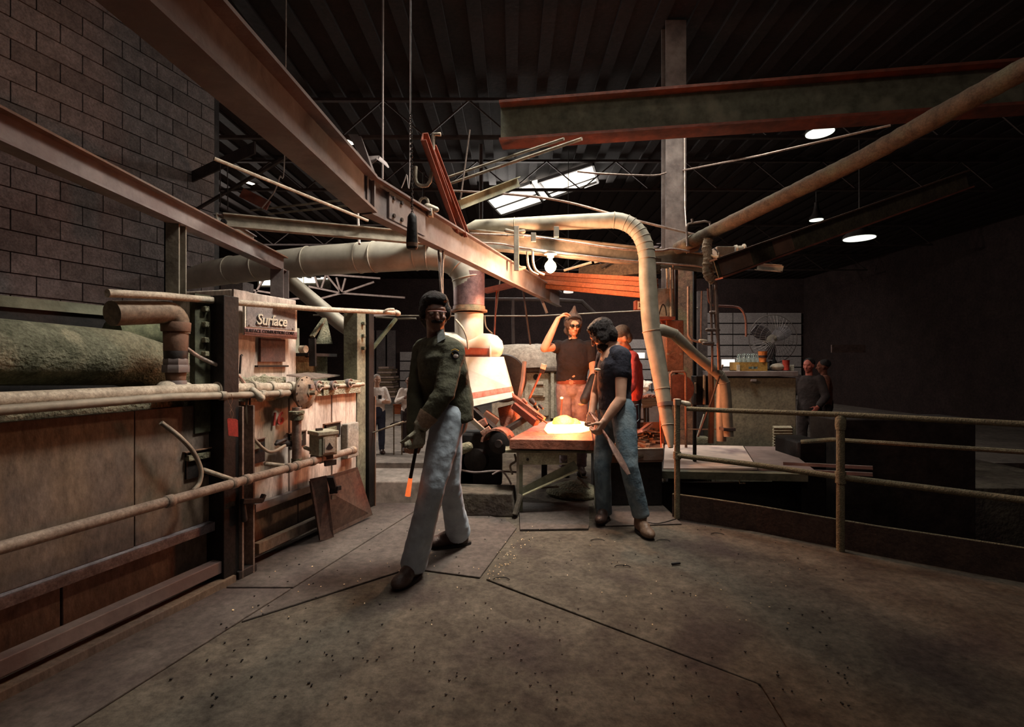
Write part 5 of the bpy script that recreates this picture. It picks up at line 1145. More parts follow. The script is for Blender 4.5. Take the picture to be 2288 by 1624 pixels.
# three small gauges
for i,(x,y,r_) in enumerate(((713,862,.040),(748,861,.037),(783,856,.036))):
    c=FP(x,y,.06); g=T('burner_valve',('first small round burner valve right of the big valve','second small round burner valve along the pale ledge','third small round burner valve at the furnace end')[i],'valve',c-EZ*r_)
    MB().lathe(c-ax*.03,ax,[(-.03,.02),(-.01,r_*.9),(0,r_),(.025,r_),(.028,r_*.8)],24).build('valve_body', steel_dusty, g)
    MB().ring(c,ax,r_*.92,.005,24,6).build('rim', M('pink dusty rim',(.42,.28,.24),(.24,.16,.13),12,.6,.2), g)
    MB().lathe(c-ax*.005,ax,[(0,r_*.5),(.02,r_*.45),(.022,r_*.25),(.05,r_*.22),(.052,.004)],16).build('stem_boss', pipe_pale, g)
pipe('header_pipe',[FP(700,866,.03),FP(812,858,.03)],.017,pipe_pale,'short pale header pipe joining the three small burner valves')
# drop pipe under the valve
t=pipe('drop_pipe',[FP(663,910,.10),FP(663,1030,.10)],.031,M('brown drop pipe',(.30,.21,.17),(.15,.10,.08),8,.6,.2),'brown vertical drop pipe below the big round valve')
MB().lathe(FP(663,928,.10),EZ,[(-.035,.034),(-.03,.045),(0,.047),(.01,.047),(.012,.052),(.03,.052),(.034,.04)],12).build('coupling', moss, t)
MB().lathe(FP(663,1030,.10),EZ,[(-.01,.036),(.02,.036)],14).build('coupling', moss, t)
# lower sloping pipe with tees
nl=.17
a_=FP(365,1123,nl); b_=FP(787,1006,nl); e_=a_+(a_-b_)*.55
t=pipe('air_pipe',[e_,a_,b_],.026,M('pinkish pale pipe',(.44,.36,.29),(.24,.19,.155),12,.65),'long pale air pipe running low along the furnace front',fit=((1,.02),(1,.27),(1,.33),(1,.55),(1,.60),(1,.70),(1,.76),(1,.99)),fr=1.22)
for x,y,x2,y2 in ((610,1049,594,1036),(708,1023,682,1000),(770,998,783,1002),(489,1079,455,1050),(713,1022,700,1014)):
    u=(x-365)/(787-365); MB().cap(a_.lerp(b_,u),FP(x2,y2,.06),.012,.014).build('branch_nipple', pipe_pale, t)
MB().lathe(b_,-ES,[(-.01,.033),(.02,.033),(.024,.02)],16).build('end_cap', pipe_pale, t)
# top rail pipe
t=pipe('rail_pipe',[FP(240,655,.04),FP(365,661,.04),P(520,675,3.05),P(700,690,3.75),P(888,699,4.45)],.020,pipe_pale,'long pale pipe along the furnace top crossing the sign',n=14)
MB().cap(P(884,698,4.43),P(889,700,4.45),.026,.026).build('end_knob', pipe_pale, t)
MB().tube(spline(L((855,700,4.3),(865,692,4.3),(880,691,4.35))),.012,8).build('wire_wrap', pipe_pale, t)
# big elbow at left
EB = T('elbow_pipe', 'thick rusty elbow pipe with unions at the left edge', 'pipe', FP(390,870,.02))
q0=FP(250,700,-.02); q1=FP(362,697,-.02); q2=FP(396,697,-.02); q3=FP(396,735,-.02)
rp=.062
MB().tube([q0,q1]+arc(q1,q2,q3,8)+[FP(396,745,-.02)],rp,22).build('elbow', M('elbow iron',(.27,.20,.14),(.12,.085,.06),7,.65,.2,c3=(.16,.16,.10)), EB)
base=FP(393,880,-.02); zb=base.z
def el(y0,y1,r0,r1,mat,nm,n=22):
    za=P(0,y0,0).z; zA=FS(393,y0,-.02)[1]; zB=FS(393,y1,-.02)[1]; MB().lathe(Vector((base.x,base.y,zB)),EZ,[(0,r1*.97),(.004,r1),(zA-zB-.004,r0),(zA-zB,r0*.97)],n).build(nm,mat,EB)
el(720,741,.072,.070,rust,'collar'); el(741,785,.060,.058,rust,'riser'); el(783,803,.058,.056,steel_dark,'riser'); el(801,815,.060,.060,steel_dusty,'union_nut',8)
el(815,832,.066,.066,steel_dusty,'union_nut',8); el(832,850,.050,.046,rust,'riser'); el(850,874,.052,.052,steel_dusty,'collar')
MB().cap(FP(372,872,-.02),FP(412,872,-.02),.055,.05).build('tee', pipe_pale, EB)
# hoses
def hose(pts,r_,mat,label): return MB().tube(spline(pts,8),r_,10).build('flexible_hose',mat,label=label,cat='hose')
hose([FP(417,778,.02),FP(450,800,.03),FP(500,822,.05),FP(530,838,.06),FP(548,860,.05)],.011,pipe_cond,'grey hose sloping down before the black buckstay to the gas pipe')
hose([FP(553,885,.06),FP(552,930,.07),FP(565,975,.08),FP(590,1003,.09),FP(610,1009,.09),FP(637,995,.07)],.010,steel_light,'looping hose hanging below the number 16 plate')
hose([FP(360,944,.08),FP(400,975,.1),FP(432,1010,.1),FP(449,1050,.1),FP(445,1080,.1),FP(432,1096,.12)],.012,steel_light,'curved hose hanging at the left edge over the dark port')
hose([FP(558,888,.03),FP(556,960,.02),FP(556,980,.02)],.008,black_iron,'dark cable dropping beside the pale buckstay')
MB().tube([FP(448,845,-.02),FP(520,841,-.02)],.007,8).build('thin_rod',pipe_pale,label='thin pale horizontal rod above the gas pipe tee',cat='rod')
t=T('burner_cock','dark burner cock with lever between the looping hose and drop pipe','valve',FP(645,1000,.05))
MB().cap(FP(622,988,.05),FP(655,992,.06),.02,.026).build('cock_body', steel_dark, t); MB().cap(FP(617,992,.06),FP(640,980,.07),.012,.01).build('lever', steel_dark, t)
# switch gear box on bracket
BX = T('transformer_box', 'small grey ignition transformer box with spade mark on its door', 'box', FP(728,1010,.2))
def bx(x0,y0,x1,y1,n0,n1,nm,mat,**k): k.setdefault('smooth',False); return fpx(x0,y0,x1,y1,n0,n1).build(nm,mat,BX,**k)
gb=M('grey green box paint',(.33,.31,.22),(.18,.17,.12),9,.7)
# oriented box: front toward camera-right
bc=FP(728,992,.12)
bR=Matrix.Rotation(radians(48),3,'Z')
fd=bR@Vector((0,-1,0)); rd=bR@Vector((1,0,0))
bc=P(722,992,3.62); w_=.14; h_=.15; dpt=.15
MB().box(bc,(w_,dpt,h_),bR).build('box_body', gb, BX, smooth=False, bevel=.004)
MB().box(bc+EZ*(h_/2+.012),(w_+.02,dpt+.02,.03),bR).build('box_lid', M('pale lid',(.50,.46,.34),(.33,.3,.22),9,.7), BX, smooth=False, bevel=.006)
MB().box(bc+fd*(dpt/2+.004)+rd*.008,(w_*.72,.008,h_*.86),bR).build('door_frame', pipe_pale, BX, smooth=False, bevel=.002)
MB().box(bc+fd*(dpt/2+.010)+rd*.008,(w_*.55,.004,h_*.68),bR).build('label_plate', sign_white, BX, smooth=False)
# spade-like dark mark: triangle over square
lc=bc+fd*(dpt/2+.0125)+rd*.004-EZ*.01
MB().prism([lc-rd*.028-EZ*.012,lc+EZ*.03,lc+rd*.028-EZ*.012,lc+rd*.012-EZ*.022,lc-rd*.012-EZ*.022],fd*.002).build('dark_mark', ink_black, BX, smooth=False)
MB().box(bc+EZ*(h_/2+.035)-rd*.03,(.05,.02,.02),bR).build('lid_hinge', steel_dark, BX, smooth=False, bevel=.003)
MB().box(bc-EZ*(h_/2+.06)+fd*.05+rd*.03,(.09,.02,.04),bR).build('bracket_plate', steel_dark, BX, smooth=False, bevel=.003)
MB().box(bc-EZ*(h_/2+.02)-fd*.02,(.12,.12,.03),bR).build('mount_plate', steel_dark, BX, smooth=False, bevel=.003)
# leaning rusty sheet with bracket
LS = T('leaning_sheet', 'rusty steel sheet leaning against the furnace foot', 'sheet', FP(760,1190,.25))
q=[P(713,1208,3.62),P(831,1150,4.15),P(797,1043,4.05),P(690,1075,3.42)]
MB().prism(q,EN*.008).build('sheet', M('stained leaning sheet',(.15,.10,.075),(.05,.03,.024),5,.7,.2,c3=(.13,.05,.035),amt=1), LS, smooth=False)
q2=P(728,1080,3.55)
MB().prism([P(692,1070,3.42),P(728,1062,3.5),P(745,1205,3.70),P(714,1206,3.58)],EN*.006).build('overlap_sheet', M('dark stained sheet',(.12,.075,.06),(.05,.03,.025),5,.8), LS, smooth=False)
MB().bar(P(738,1065,3.52),P(748,1100,3.6),.05,.02).build('bracket_arm', steel_dark, LS, smooth=False)
for x,y in ((742,1098),(757,1090),(745,1110)): MB().box(P(x,y,3.58),(.03,.02,.03),bR).build('bracket_tab', steel_light if x==745 else black_iron, LS, smooth=False)
# lever latch at post
LV = T('latch_lever','dark bent lever latch on the lit buckstay side','lever',FP(560,1150,.12))
MB().bar(FP(540,1120,.14),FP(584,1118,.14),.03,.03).build('lever_arm',black_iron,LV,smooth=False,bevel=.004)
MB().bar(FP(583,1120,.14),FP(590,1104,.14),.03,.02).build('lever_tip',black_iron,LV,smooth=False,bevel=.004)
MB().cap(FP(543,1125,.13),FP(546,1160,.13),.014,.018).build('lever_hook',steel_dark,LV)
# green diagonal brace at furnace end
MB().bar(P(823,790,4.52),P(885,712,4.7),.03,.03).build('end_brace',M('dark green brace',(.07,.08,.04),(.04,.045,.025),9,.8),label='dark green diagonal brace at the right end of the furnace',cat='brace',smooth=False)
MB().bar(P(828,705,4.5),P(890,700,4.62),.03,.02).build('top_bar',steel_dusty,label='short bar continuing the furnace top edge to the right',cat='bar',smooth=False)
MB().box(P(842,806,4.5),(.012,.10,.5)).build('hanging_strip',steel_light,label='pale narrow strip hanging at the right end of the furnace',cat='strip',smooth=False) if 0 else None
# ================================================================== PEOPLE
def remesh(name, mm, mat, parent, vox, smooth_it=4, fac=.5, wr=0, wf=10, stretch=(1,1,1), label=None, seed=0):
    ro = root_loc(parent); me = mm.mesh(name, ro); o = bpy.data.objects.new(name, me); COL.objects.link(o)
    md = o.modifiers.new('r','REMESH'); md.mode = 'VOXEL'; md.voxel_size = vox; md.adaptivity = 0
    ms = o.modifiers.new('s','SMOOTH'); ms.factor = fac; ms.iterations = smooth_it
    bpy.context.view_layer.update()
    me2 = bpy.data.meshes.new_from_object(o.evaluated_get(bpy.context.evaluated_depsgraph_get()))
    bpy.data.objects.remove(o); bpy.data.meshes.remove(me)
    me2.name = name; me2.materials.clear(); me2.materials.append(mat)
    if wr:
        st = Vector(stretch)
        nr = [v.normal.copy() for v in me2.vertices]
        for v, n_ in zip(me2.vertices, nr):
            p = v.co+ro; q = Vector((p.x*st.x, p.y*st.y, p.z*st.z))*wf
            k = noise.noise(q+Vector((seed,0,0))); k2 = noise.noise(q*2.3+Vector((0,seed,0)))
            v.co += n_*wr*((1-abs(k)*2)*.7+k2*.5)
    me2.polygons.foreach_set('use_smooth', [True]*len(me2.polygons))
    o = bpy.data.objects.new(name, me2); COL.objects.link(o); o.parent = parent
    if label: o['label'] = label
    return o
def V(*a): return Vector(a)
def basis(f, up=V(0,0,1)):
    f = f.normalized(); r = f.cross(up).normalized(); u = r.cross(f).normalized(); return r, f, u
def head(mm, c, f, up=V(0,0,1), s=1.0):
    r, f, u = basis(f, up); R = Matrix((r, f, u)).transposed()
    g = lambda x,y,z: c+(r*x+f*y+u*z)*s
    mm.ell(g(0,-.012,.03),(.076*s,.098*s,.095*s),R)
    mm.ell(g(0,.022,-.045),(.058*s,.066*s,.062*s),R)
    mm.ell(g(0,.060,-.085),(.026*s,.024*s,.022*s),R)
    mm.cap(g(0,.086,.018),g(0,.108,-.022),.010*s,.015*s)
    mm.cap(g(-.034,.078,.036),g(.034,.078,.036),.015*s,.015*s)
    mm.cap(g(-.016,.084,-.052),g(.016,.084,-.052),.009*s,.009*s)
    for k in (-1,1):
        mm.ell(g(.076*k,-.005,-.005),(.010*s,.022*s,.032*s),R); mm.ell(g(.038*k,.062,-.018),(.022*s,.025*s,.022*s),R)
    return g, R
def eyes(parent, g, s=1.0):
    for k in (-1,1):
        MB().ell(g(.031*k,.076,.014),(.013*s,)*3,nu=10,nv=8).build('eye', eye_m, parent)
def hand(mm, w, d, n_, t_, curl=.9, s=1.0, spread=.08, thumbcurl=.6):
    # w wrist, d to fingers, n_ palm normal (toward what it holds), t_ thumb side
    d=d.normalized(); t_=(t_-d*t_.dot(d)).normalized(); n_=(n_-d*n_.dot(d)-t_*n_.dot(t_)).normalized()
    for k in (-1.5,-.5,.5,1.5):
        mm.cap(w+t_*k*.014*s, w+d*.085*s+t_*k*.0195*s, .017*s,.013*s,10)
    ln = (.030,.024,.019)
    for i,k in enumerate((1.5,.5,-.5,-1.5)):
        lk = (.95,1.05,1,.8)[i]*s; p = w+d*.088*s+t_*k*.0205*s; a_=.25*curl
        dd = d+t_*k*spread*.5
        for j in range(3):
            a_ += curl*(.55,.8,.6)[j]; v = (dd*cos(a_)+n_*sin(a_)).normalized(); q = p+v*(ln[j]+.006)*lk
            mm.cap(p,q,(.0098,.009,.0082)[j]*s,(.009,.0082,.0075)[j]*s,8); p = q
    p = w+d*.025*s+t_*.028*s; v = (t_*.8+d*.6+n_*.35).normalized(); q = p+v*.042*s; mm.cap(p,q,.014*s,.011*s,8)
    v2 = (d*.8+n_*(.5+thumbcurl*.6)+t_*.1).normalized(); q2 = q+v2*.034*s; mm.cap(q,q2,.011*s,.0095*s,8); mm.cap(q2,q2+(v2+n_*.5).normalized()*.022*s,.0095*s,.008*s,8)
def shoe(parent, ankle, toe, z0, mat, nm='boot', s=1.0, laces=None, high=.12):
    f = V(toe.x-ankle.x, toe.y-ankle.y, 0).normalized(); r = V(f.y,-f.x,0); R = Matrix((r,f,V(0,0,1))).transposed()
    b = V(ankle.x,ankle.y,z0); mm = MB()
    mm.cap(b-f*.035*s+V(0,0,.045),b+f*.04*s+V(0,0,.045),.042*s,.042*s)
    mm.ell(b+f*.12*s+V(0,0,.038),(.050*s,.085*s,.040*s),R); mm.ell(b+f*.06*s+V(0,0,.06),(.043*s,.07*s,.045*s),R)
    mm.cap(b-f*.02*s+V(0,0,.06),V(ankle.x,ankle.y,z0+high),.046*s,.050*s)
    # flatten sole
    for i,v in enumerate(mm.v):
        if v.z < z0+.014: mm.v[i].z = z0+.014
    o = remesh(nm, mm, mat, parent, .008, 2)
    sl = MB(); sl.loft([(b+f*.04*s+V(0,0,zz), r*(.050*s), f*(.155*s*.86)) for zz in (0,.02)],20)
    for i,v in enumerate(sl.v): 
        k=(v-b).dot(f)
        if k<-.02*s: sl.v[i] = v - r*((v-b).dot(r))*.2
    sl.build('sole', black_iron, o)
    if laces:
        for i in range(4): 
            p=b+f*(.045+.022*i)*s+V(0,0,.108-.013*i); MB().tube([p-r*.022,p+V(0,0,.006),p+r*.022],.0032,6).build('lace', laces, o)
    return o
def leg_m(mm, hip, knee, ank, rt=.085, rk=.060, ra=.05, flare=None):
    mm.cap(hip, hip.lerp(knee,.5), rt, (rt+rk)/2+.004); mm.cap(hip.lerp(knee,.5), knee, (rt+rk)/2+.004, rk)
    mm.cap(knee, knee.lerp(ank,.4), rk, rk*.98)
    lo = ank if not flare else ank
    e = flare or ra; mm.cap(knee.lerp(ank,.4), knee.lerp(ank,.75), rk*.98, (rk+e)/2); d=(ank-knee).normalized(); x,y,_=frame_of(d)
    mm.loft([(knee.lerp(ank,.72),x*((rk+e)/2),y*((rk+e)/2)),(knee.lerp(ank,.9),x*e*.97,y*e*.97),(ank,x*e,y*e),(ank+d*.01,x*e*.96,y*e*.96)],18)
# ---------------------------------------------------------------- 1 olive jacket man
A1 = T('person','man striding left in olive jacket and flared faded jeans holding a hot iron','person',P(960,1295,3.05)*1)
A1.location.z = 0
hd = P(972,703,3.02); f1 = V(.30,-1,-.12)
neck0 = P(975,752,3.05); chest = P(985,805,3.02); waist = P(1000,880,3.08); pel = P(1003,925,3.08)
shL = P(1012,785,2.93); shR = P(948,782,3.18); elL = P(993,878,2.80); wrL = P(942,950,2.76)
elR = P(930,885,3.10); wrR = P(925,965,2.95)
mb = MB(); g,R = head(mb, hd, f1)
mb.cap(neck0-V(0,0,.02), hd-V(0,0,.05), .058,.054)
mb.ell(chest,(.11,.09,.15)); mb.cap(chest,pel,.09,.09)
mb.cap(shL,elL,.045,.038); mb.cap(elL,wrL,.036,.026); mb.cap(shR,elR,.045,.038); mb.cap(elR,wrR,.036,.026)
mb.chain_cap([chest,shL],[.05,.04]); mb.chain_cap([chest,shR],[.05,.04])
hipL = P(1003,930,2.98); knL = P(966,1088,2.88); anL = P(924,1262,2.99)
hipR = P(1000,930,3.18); knR = P(1003,1080,3.22); anR = P(1024,1190,3.52)
mb.cap(pel,hipL,.1,.07); mb.cap(hipL,knL,.065,.045); mb.cap(knL,anL,.045,.035); mb.cap(pel,hipR,.1,.07); mb.cap(hipR,knR,.065,.045); mb.cap(knR,anR,.045,.035)
remesh('body', mb, skin_d, A1, .008, 3)
eyes(A1, g)
hm = MB(); r_,f_,u_ = basis(f1)
hm.ell(g(0,-.03,.06),(.090,.105,.085),R); hm.ell(g(0,-.06,-.0),(.088,.07,.10),R); hm.ell(g(0,.045,.098),(.068,.05,.036),R)
for k in (-1,1): hm.ell(g(.075*k,.0,.02),(.022,.042,.05),R)
remesh('hair', hm, hair_m, A1, .008, 1, wr=.006, wf=45)
mu = MB().cap(g(-.026,.092,-.038),g(.026,.092,-.038),.009,.009); mu.build('moustache', hair_m, A1)
MB().tube([g(-.055,.085,.02),g(-.03,.102,.022),g(0,.106,.024),g(.03,.102,.022),g(.055,.085,.02)],.004,6).build('glasses', M('pinkish frame',(.5,.25,.2),None,4,.4), A1)
# jacket
jm = MB()
tw = (pel-neck0).normalized(); sx = (shL-shR).normalized(); sx = (sx-tw*sx.dot(tw)).normalized(); sy = tw.cross(sx)
def sec(c, w, d): return (c, sx*w, sy*d)
jm.loft([sec(neck0+V(0,0,-.005),.075,.07),sec(neck0+tw*.05,.14,.09),sec(chest-tw*.03,.185,.125),sec(chest+tw*.08,.185,.135),sec(waist-tw*.03,.17,.135),sec(waist+tw*.06,.175,.14),sec(pel+tw*.015,.18,.135),sec(pel+tw*.05,.178,.13)],24)
jm.chain_cap([P(985,778,3.0),shL,shL.lerp(elL,.5),elL],[.085,.075,.066,.060]); jm.chain_cap([elL,elL.lerp(wrL,.5),wrL],[.062,.055,.043])
jm.chain_cap([P(970,778,3.08),shR,elR],[.085,.075,.06]); jm.chain_cap([elR,wrR],[.06,.045])
remesh('jacket', jm, olive, A1, .009, 4, wr=.005, wf=9, stretch=(1,1,1.8))
cm = MB()
x_,y_,_ = frame_of(tw)
for sgn in (-1,1): cm.prism([neck0+sy*-.06*0+sx*.02*sgn+V(0,-.05,.03),neck0+sx*.085*sgn+V(0,.0,.035),neck0+sx*.12*sgn+V(0,-.06,-.03),neck0+sx*.045*sgn+V(0,-.10,-.05)],V(0,-.006,.004))
cm.build('collar', M('grey collar',(.14,.145,.14),(.08,.085,.08),12,.9), A1)
pt = P(1008,797,2.93); nrm = V(.25,-1,.12).normalized(); pc = shL+nrm*.097+V(-.0,0,-.035)
x_,y_,_ = frame_of(nrm,V(0,0,1)); 
MB().lathe(pc,nrm,[(0,.026),(.004,.024)],18).build('patch_disc', M('dark patch',(.02,.02,.025),None,5,.9), A1, label='dark round shoulder patch with a pale bird head')
MB().loft([(pc+nrm*.006-V(0,0,.006)+V(.004,0,0),x_*.015,y_*.013),(pc+nrm*.009-V(0,0,.006)+V(.004,0,0),x_*.010,y_*.009)],14).build('patch_head', white_cloth, A1)
MB().prism([pc+nrm*.006+x_*(-.0)+V(-.010,0,.010),pc+nrm*.006+V(-.024,0,.016),pc+nrm*.006+V(-.012,0,-.002)],nrm*.003).build('patch_beak', yellow_patch, A1, smooth=False)
MB().tube([pc+nrm*.002+V(-.022,0,.026),pc+nrm*.004+V(0,0,.034),pc+nrm*.002+V(.022,0,.024)],.004,6).build('patch_tab', yellow_patch, A1)
# jeans
jn = MB(); leg_m(jn,hipL,knL,anL,.098,.075,.06,flare=.082); leg_m(jn,hipR,knR,anR,.098,.075,.06,flare=.088)
jn.cap(pel-V(0,0,-.03),pel-V(0,0,.05),.125,.12); jn.chain_cap([pel,hipL],[.11,.098]); jn.chain_cap([pel,hipR],[.11,.098])
remesh('jeans', jn, denim_l, A1, .009, 4, wr=.0045, wf=8, stretch=(1.4,1.4,1.2), seed=4)
shoe(A1, anL+V(0,0,-.02), anL+V(-.2,-.6,0), 0, dark_leather, s=1.08, high=.10)
shoe(A1, anR+V(-.01,0,-.02), anR+V(-1,-.25,0), 0, dark_leather, s=1.12, high=.10)
# gloves and tool
gm = MB(); dL = (wrL-elL).normalized(); ax_t = (P(912,1100,2.72)-P(932,985,2.76)).normalized()
hd_d = (V(-.1,-.02,-1)).normalized()
gm.loft([(wrL-dL*.03, frame_of(dL)[0]*.05, frame_of(dL)[1]*.05),(wrL+dL*.02, frame_of(dL)[0]*.042, frame_of(dL)[1]*.042)],16)
hand(gm, wrL+dL*.01, hd_d, V(-.6,.7,0), V(-.5,-.85,.1), curl=1.15, s=1.12)
remesh('glove', gm, glove_m, A1, .0055, 2)
cf = MB(); x_,y_,_ = frame_of(dL); vs=[]; 
cf.loft([(wrL-dL*.075,x_*.062,y_*.060),(wrL-dL*.06,x_*.060,y_*.058),(wrL+dL*.01,x_*.043,y_*.041)],20); cf.build('glove_cuff', M('brown glove cuff',(.30,.20,.13),(.2,.13,.09),16,.8), A1)
gm = MB(); dR=(wrR-elR).normalized(); hand(gm, wrR, V(.05,-.1,-1), V(0,-1,0), V(1,-.2,0), curl=1.1, s=1.08); 
remesh('glove', gm, skin, A1, .0055, 2, label='bare gripping hand below the glove')
TI = T('hot_iron','iron bar with a red hot tip held by the man in the olive jacket','tool',P(911,1110,2.78))
h0 = P(938,960,2.78); h1 = P(917,1068,2.79); h2 = P(911,1108,2.79)
MB().tube([h0,h1],.010,10).build('handle', steel_dark, TI); MB().tube([h1,h2],[.012,.016],10).build('hot_tip', hot_tip, TI)
# ---------------------------------------------------------------- 2 man in navy tee
A2 = T('person','man in navy tee and blue jeans leaning over the molten glass with a paddle','person',P(1395,1175,3.95)); A2.location.z = 0
hd = P(1345,748,4.12); f2 = V(-1,.15,-.75)
neck0 = P(1371,774,4.13); chest = P(1372,815,4.1); waist = P(1372,872,4.12); pel = P(1375,912,4.10)
shL = P(1389,796,3.97); shR = P(1352,795,4.28); elL = P(1387,893,3.88); wrL = P(1350,942,3.86)
elR = P(1330,880,4.30); wrR = P(1322,925,4.15)
mb = MB(); g,R = head(mb, hd, f2); mb.cap(neck0, hd-f2.normalized()*.02+V(.02,0,-.05), .058,.052)
mb.ell(chest,(.12,.15,.17)); mb.cap(chest,pel,.11,.11)
mb.chain_cap([shL,shL.lerp(elL,.5),elL],[.058,.050,.041]); mb.chain_cap([elL,elL.lerp(wrL,.35),wrL],[.044,.045,.029])
mb.chain_cap([shR,elR,wrR],[.05,.04,.028]); mb.chain_cap([chest,shL],[.07,.05]); mb.chain_cap([chest,shR],[.07,.05])
hipL = P(1392,915,3.98); knL = P(1405,1040,3.80); anL = P(1432,1150,3.80)
hipR = P(1358,915,4.20); knR = P(1345,1040,4.10); anR = P(1350,1145,4.12)
for h_,k_,n_ in ((hipL,knL,anL),(hipR,knR,anR)): mb.cap(pel,h_,.1,.07); mb.cap(h_,k_,.07,.05); mb.cap(k_,n_,.048,.035)
hand(mb, wrL, (P(1340,962,3.84)-wrL).normalized()+V(-.3,0,-.4), V(-.7,.6,-.2), V(-.5,-.6,.5), curl=1.25, s=1.08)
hand(mb, wrR, V(-.2,-.3,-1), V(-.3,-.9,0), V(.9,-.3,0), curl=1.1)
remesh('body', mb, skin, A2, .0065, 3)
hm = MB(); hm.ell(g(0,-.025,.045),(.085,.106,.09),R); hm.ell(g(0,-.055,-.02),(.080,.065,.09),R); hm.ell(g(0,.0,.09),(.07,.08,.04),R)
for k in (-1,1): hm.ell(g(.070*k,.01,-.02),(.022,.05,.06),R)
remesh('hair', hm, hair_m, A2, .008, 1, wr=.007, wf=40)
hm = MB(); hm.ell(g(0,.055,-.085),(.055,.05,.05),R); hm.ell(g(0,.05,-.13),(.04,.04,.05),R); remesh('beard', hm, hair_m, A2, .008, 1, wr=.006, wf=45)
eyes(A2, g)
tm = MB(); tw = (pel-neck0).normalized(); sx = V(.12,-1,0); sx=(sx-tw*sx.dot(tw)).normalized(); sy = tw.cross(sx)
tm.loft([sec(neck0+tw*.005,.07,.065),sec(neck0+tw*.05,.16,.095),sec(chest,.20,.128),sec(chest+tw*.10,.19,.135),sec(waist,.175,.13),sec(pel-tw*.03,.18,.13),sec(pel+tw*.01,.18,.13)],24)
tm.chain_cap([P(1378,792,4.05),shL,shL.lerp(elL,.40)],[.08,.077,.066]); tm.chain_cap([P(1365,792,4.2),shR,shR.lerp(elR,.38)],[.08,.075,.064])
remesh('tee_shirt', tm, tee_navy, A2, .009, 5, wr=.004, wf=9, stretch=(1,1,1.7), seed=2)
jn = MB(); leg_m(jn,hipL,knL,anL,.103,.070,.06,flare=.066); leg_m(jn,hipR,knR,anR,.10,.070,.06,flare=.066)
jn.cap(pel+V(0,0,.02),pel-V(0,0,.05),.128,.12); jn.chain_cap([pel,hipL],[.115,.10]); jn.chain_cap([pel,hipR],[.115,.10])
remesh('jeans', jn, denim, A2, .009, 4, wr=.0045, wf=8, stretch=(1.4,1.4,1.2), seed=6)
pk = hipL+V(.105,-.02,-.02); nn = V(1,-.65,.05).normalized(); x_,y_,_=frame_of(nn)
MB().tube([pk+x_*.05+y_*.06,pk+x_*.045-y_*.06,pk-y_*.075,pk-x_*.05-y_*.06,pk-x_*.05+y_*.06],.003,6,closed=True).build('pocket_seam', M('pale seam',(.22,.28,.30),None,10,.9), A2)
shoe(A2, anL+V(.0,.0,-.01), anL+V(.10,-.7,0), 0, leather, s=1.02, laces=lace_m, high=.14)
shoe(A2, anR, anR+V(-.25,-.6,0), 0, dark_leather, s=1.02, high=.14)
PD = T('paddle','long iron paddle held in both hands by the man in the navy tee','tool',P(1392,1075,3.7))
p0=P(1318,922,4.05); p1=P(1345,960,3.85); p2=P(1362,985,3.78); p3=P(1405,1060,3.66)
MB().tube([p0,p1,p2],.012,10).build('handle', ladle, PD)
d_=(p3-p2).normalized(); x_,y_,_=frame_of(d_); 
MB().loft([(p2-d_*.02,x_*.012,y_*.012),(p2+d_*.03,x_*.030,y_*.010),(p2+d_*.10,x_*.040,y_*.012),(p2+d_*.20,x_*.040,y_*.012),(p3,x_*.022,y_*.008)],16).build('blade', M('warm grey blade',(.36,.22,.17),(.2,.12,.1),12,.45,.4), PD)
MB().ell(P(1335,826,4.02),(.028,.02,.014)).build('glove_tab', white_paint, A2, label='pale bright buckle on the chest')
# ---------------------------------------------------------------- 3 hooded man
A3 = T('person','man in pointed hood and dark goggles raising one arm behind the table','person',P(1280,1060,5.8)); A3.location.z = 0
hd = P(1281,727,5.72); f3 = V(.10,-1,-.30)
neck0 = P(1280,757,5.78); chest = P(1281,795,5.78); waist = P(1277,838,5.8); pel = P(1276,862,5.8)
shR = P(1245,774,5.78); shL = P(1317,774,5.78); elR = P(1216,778,5.55); wrR = P(1247,712,5.62); elL = P(1326,830,5.72); wrL = P(1309,882,5.55)
mb = MB(); g,R = head(mb, hd, f3); mb.cap(neck0-V(0,0,.02), hd-V(0,0,.05),.056,.052)
mb.ell(chest,(.17,.11,.17)); mb.cap(chest,pel,.12,.12)
mb.chain_cap([chest+V(-.05,0,.05),shR,elR],[.07,.056,.046]); mb.chain_cap([elR,elR.lerp(wrR,.35),wrR],[.048,.045,.028]); mb.chain_cap([chest+V(.05,0,.05),shL,elL],[.07,.055,.043]); mb.chain_cap([elL,wrL],[.042,.028])
hand(mb, wrR, V(.55,.35,.5), V(.2,.2,-.9), V(.3,-.9,.2), curl=.7)
hand(mb, wrL, V(-.1,-.2,-1), V(-.9,-.1,0), V(0,-1,0), curl=.9)
hipR = P(1260,866,5.8); hipL = P(1295,866,5.8)
for h_ in (hipR,hipL):
    k_=V(h_.x*1.02,h_.y-.03,.50); n_=V(h_.x*1.02,h_.y+.02,.08); mb.cap(pel,h_,.1,.08); mb.cap(h_,k_,.075,.05); mb.cap(k_,n_,.048,.035)
remesh('body', mb, skin, A3, .0075, 3)
hm = MB(); hm.ell(g(0,-.025,.035),(.110,.105,.115),R); hm.cap(g(0,-.03,.10),g(-.005,-.02,.215),.062,.014); hm.ell(g(0,-.05,-.07),(.10,.07,.07),R)
remesh('hood', hm, M('grey hood cloth',(.10,.085,.08),(.05,.04,.038),12,.9,bump=.3), A3, .009, 2, wr=.004, wf=18)
for k in (-1,1): MB().tube([g(.078*k,.03,.05),g(.083*k,.015,-.02),g(.068*k,.035,-.09),g(.03*k,.065,-.115)],.010,8).build('hood_edge', black_iron, A3)
MB().tube([g(-.078,.03,.05),g(-.06,.06,.098),g(0,.075,.115),g(.06,.06,.098),g(.078,.03,.05)],.008,8).build('hood_edge', black_iron, A3)
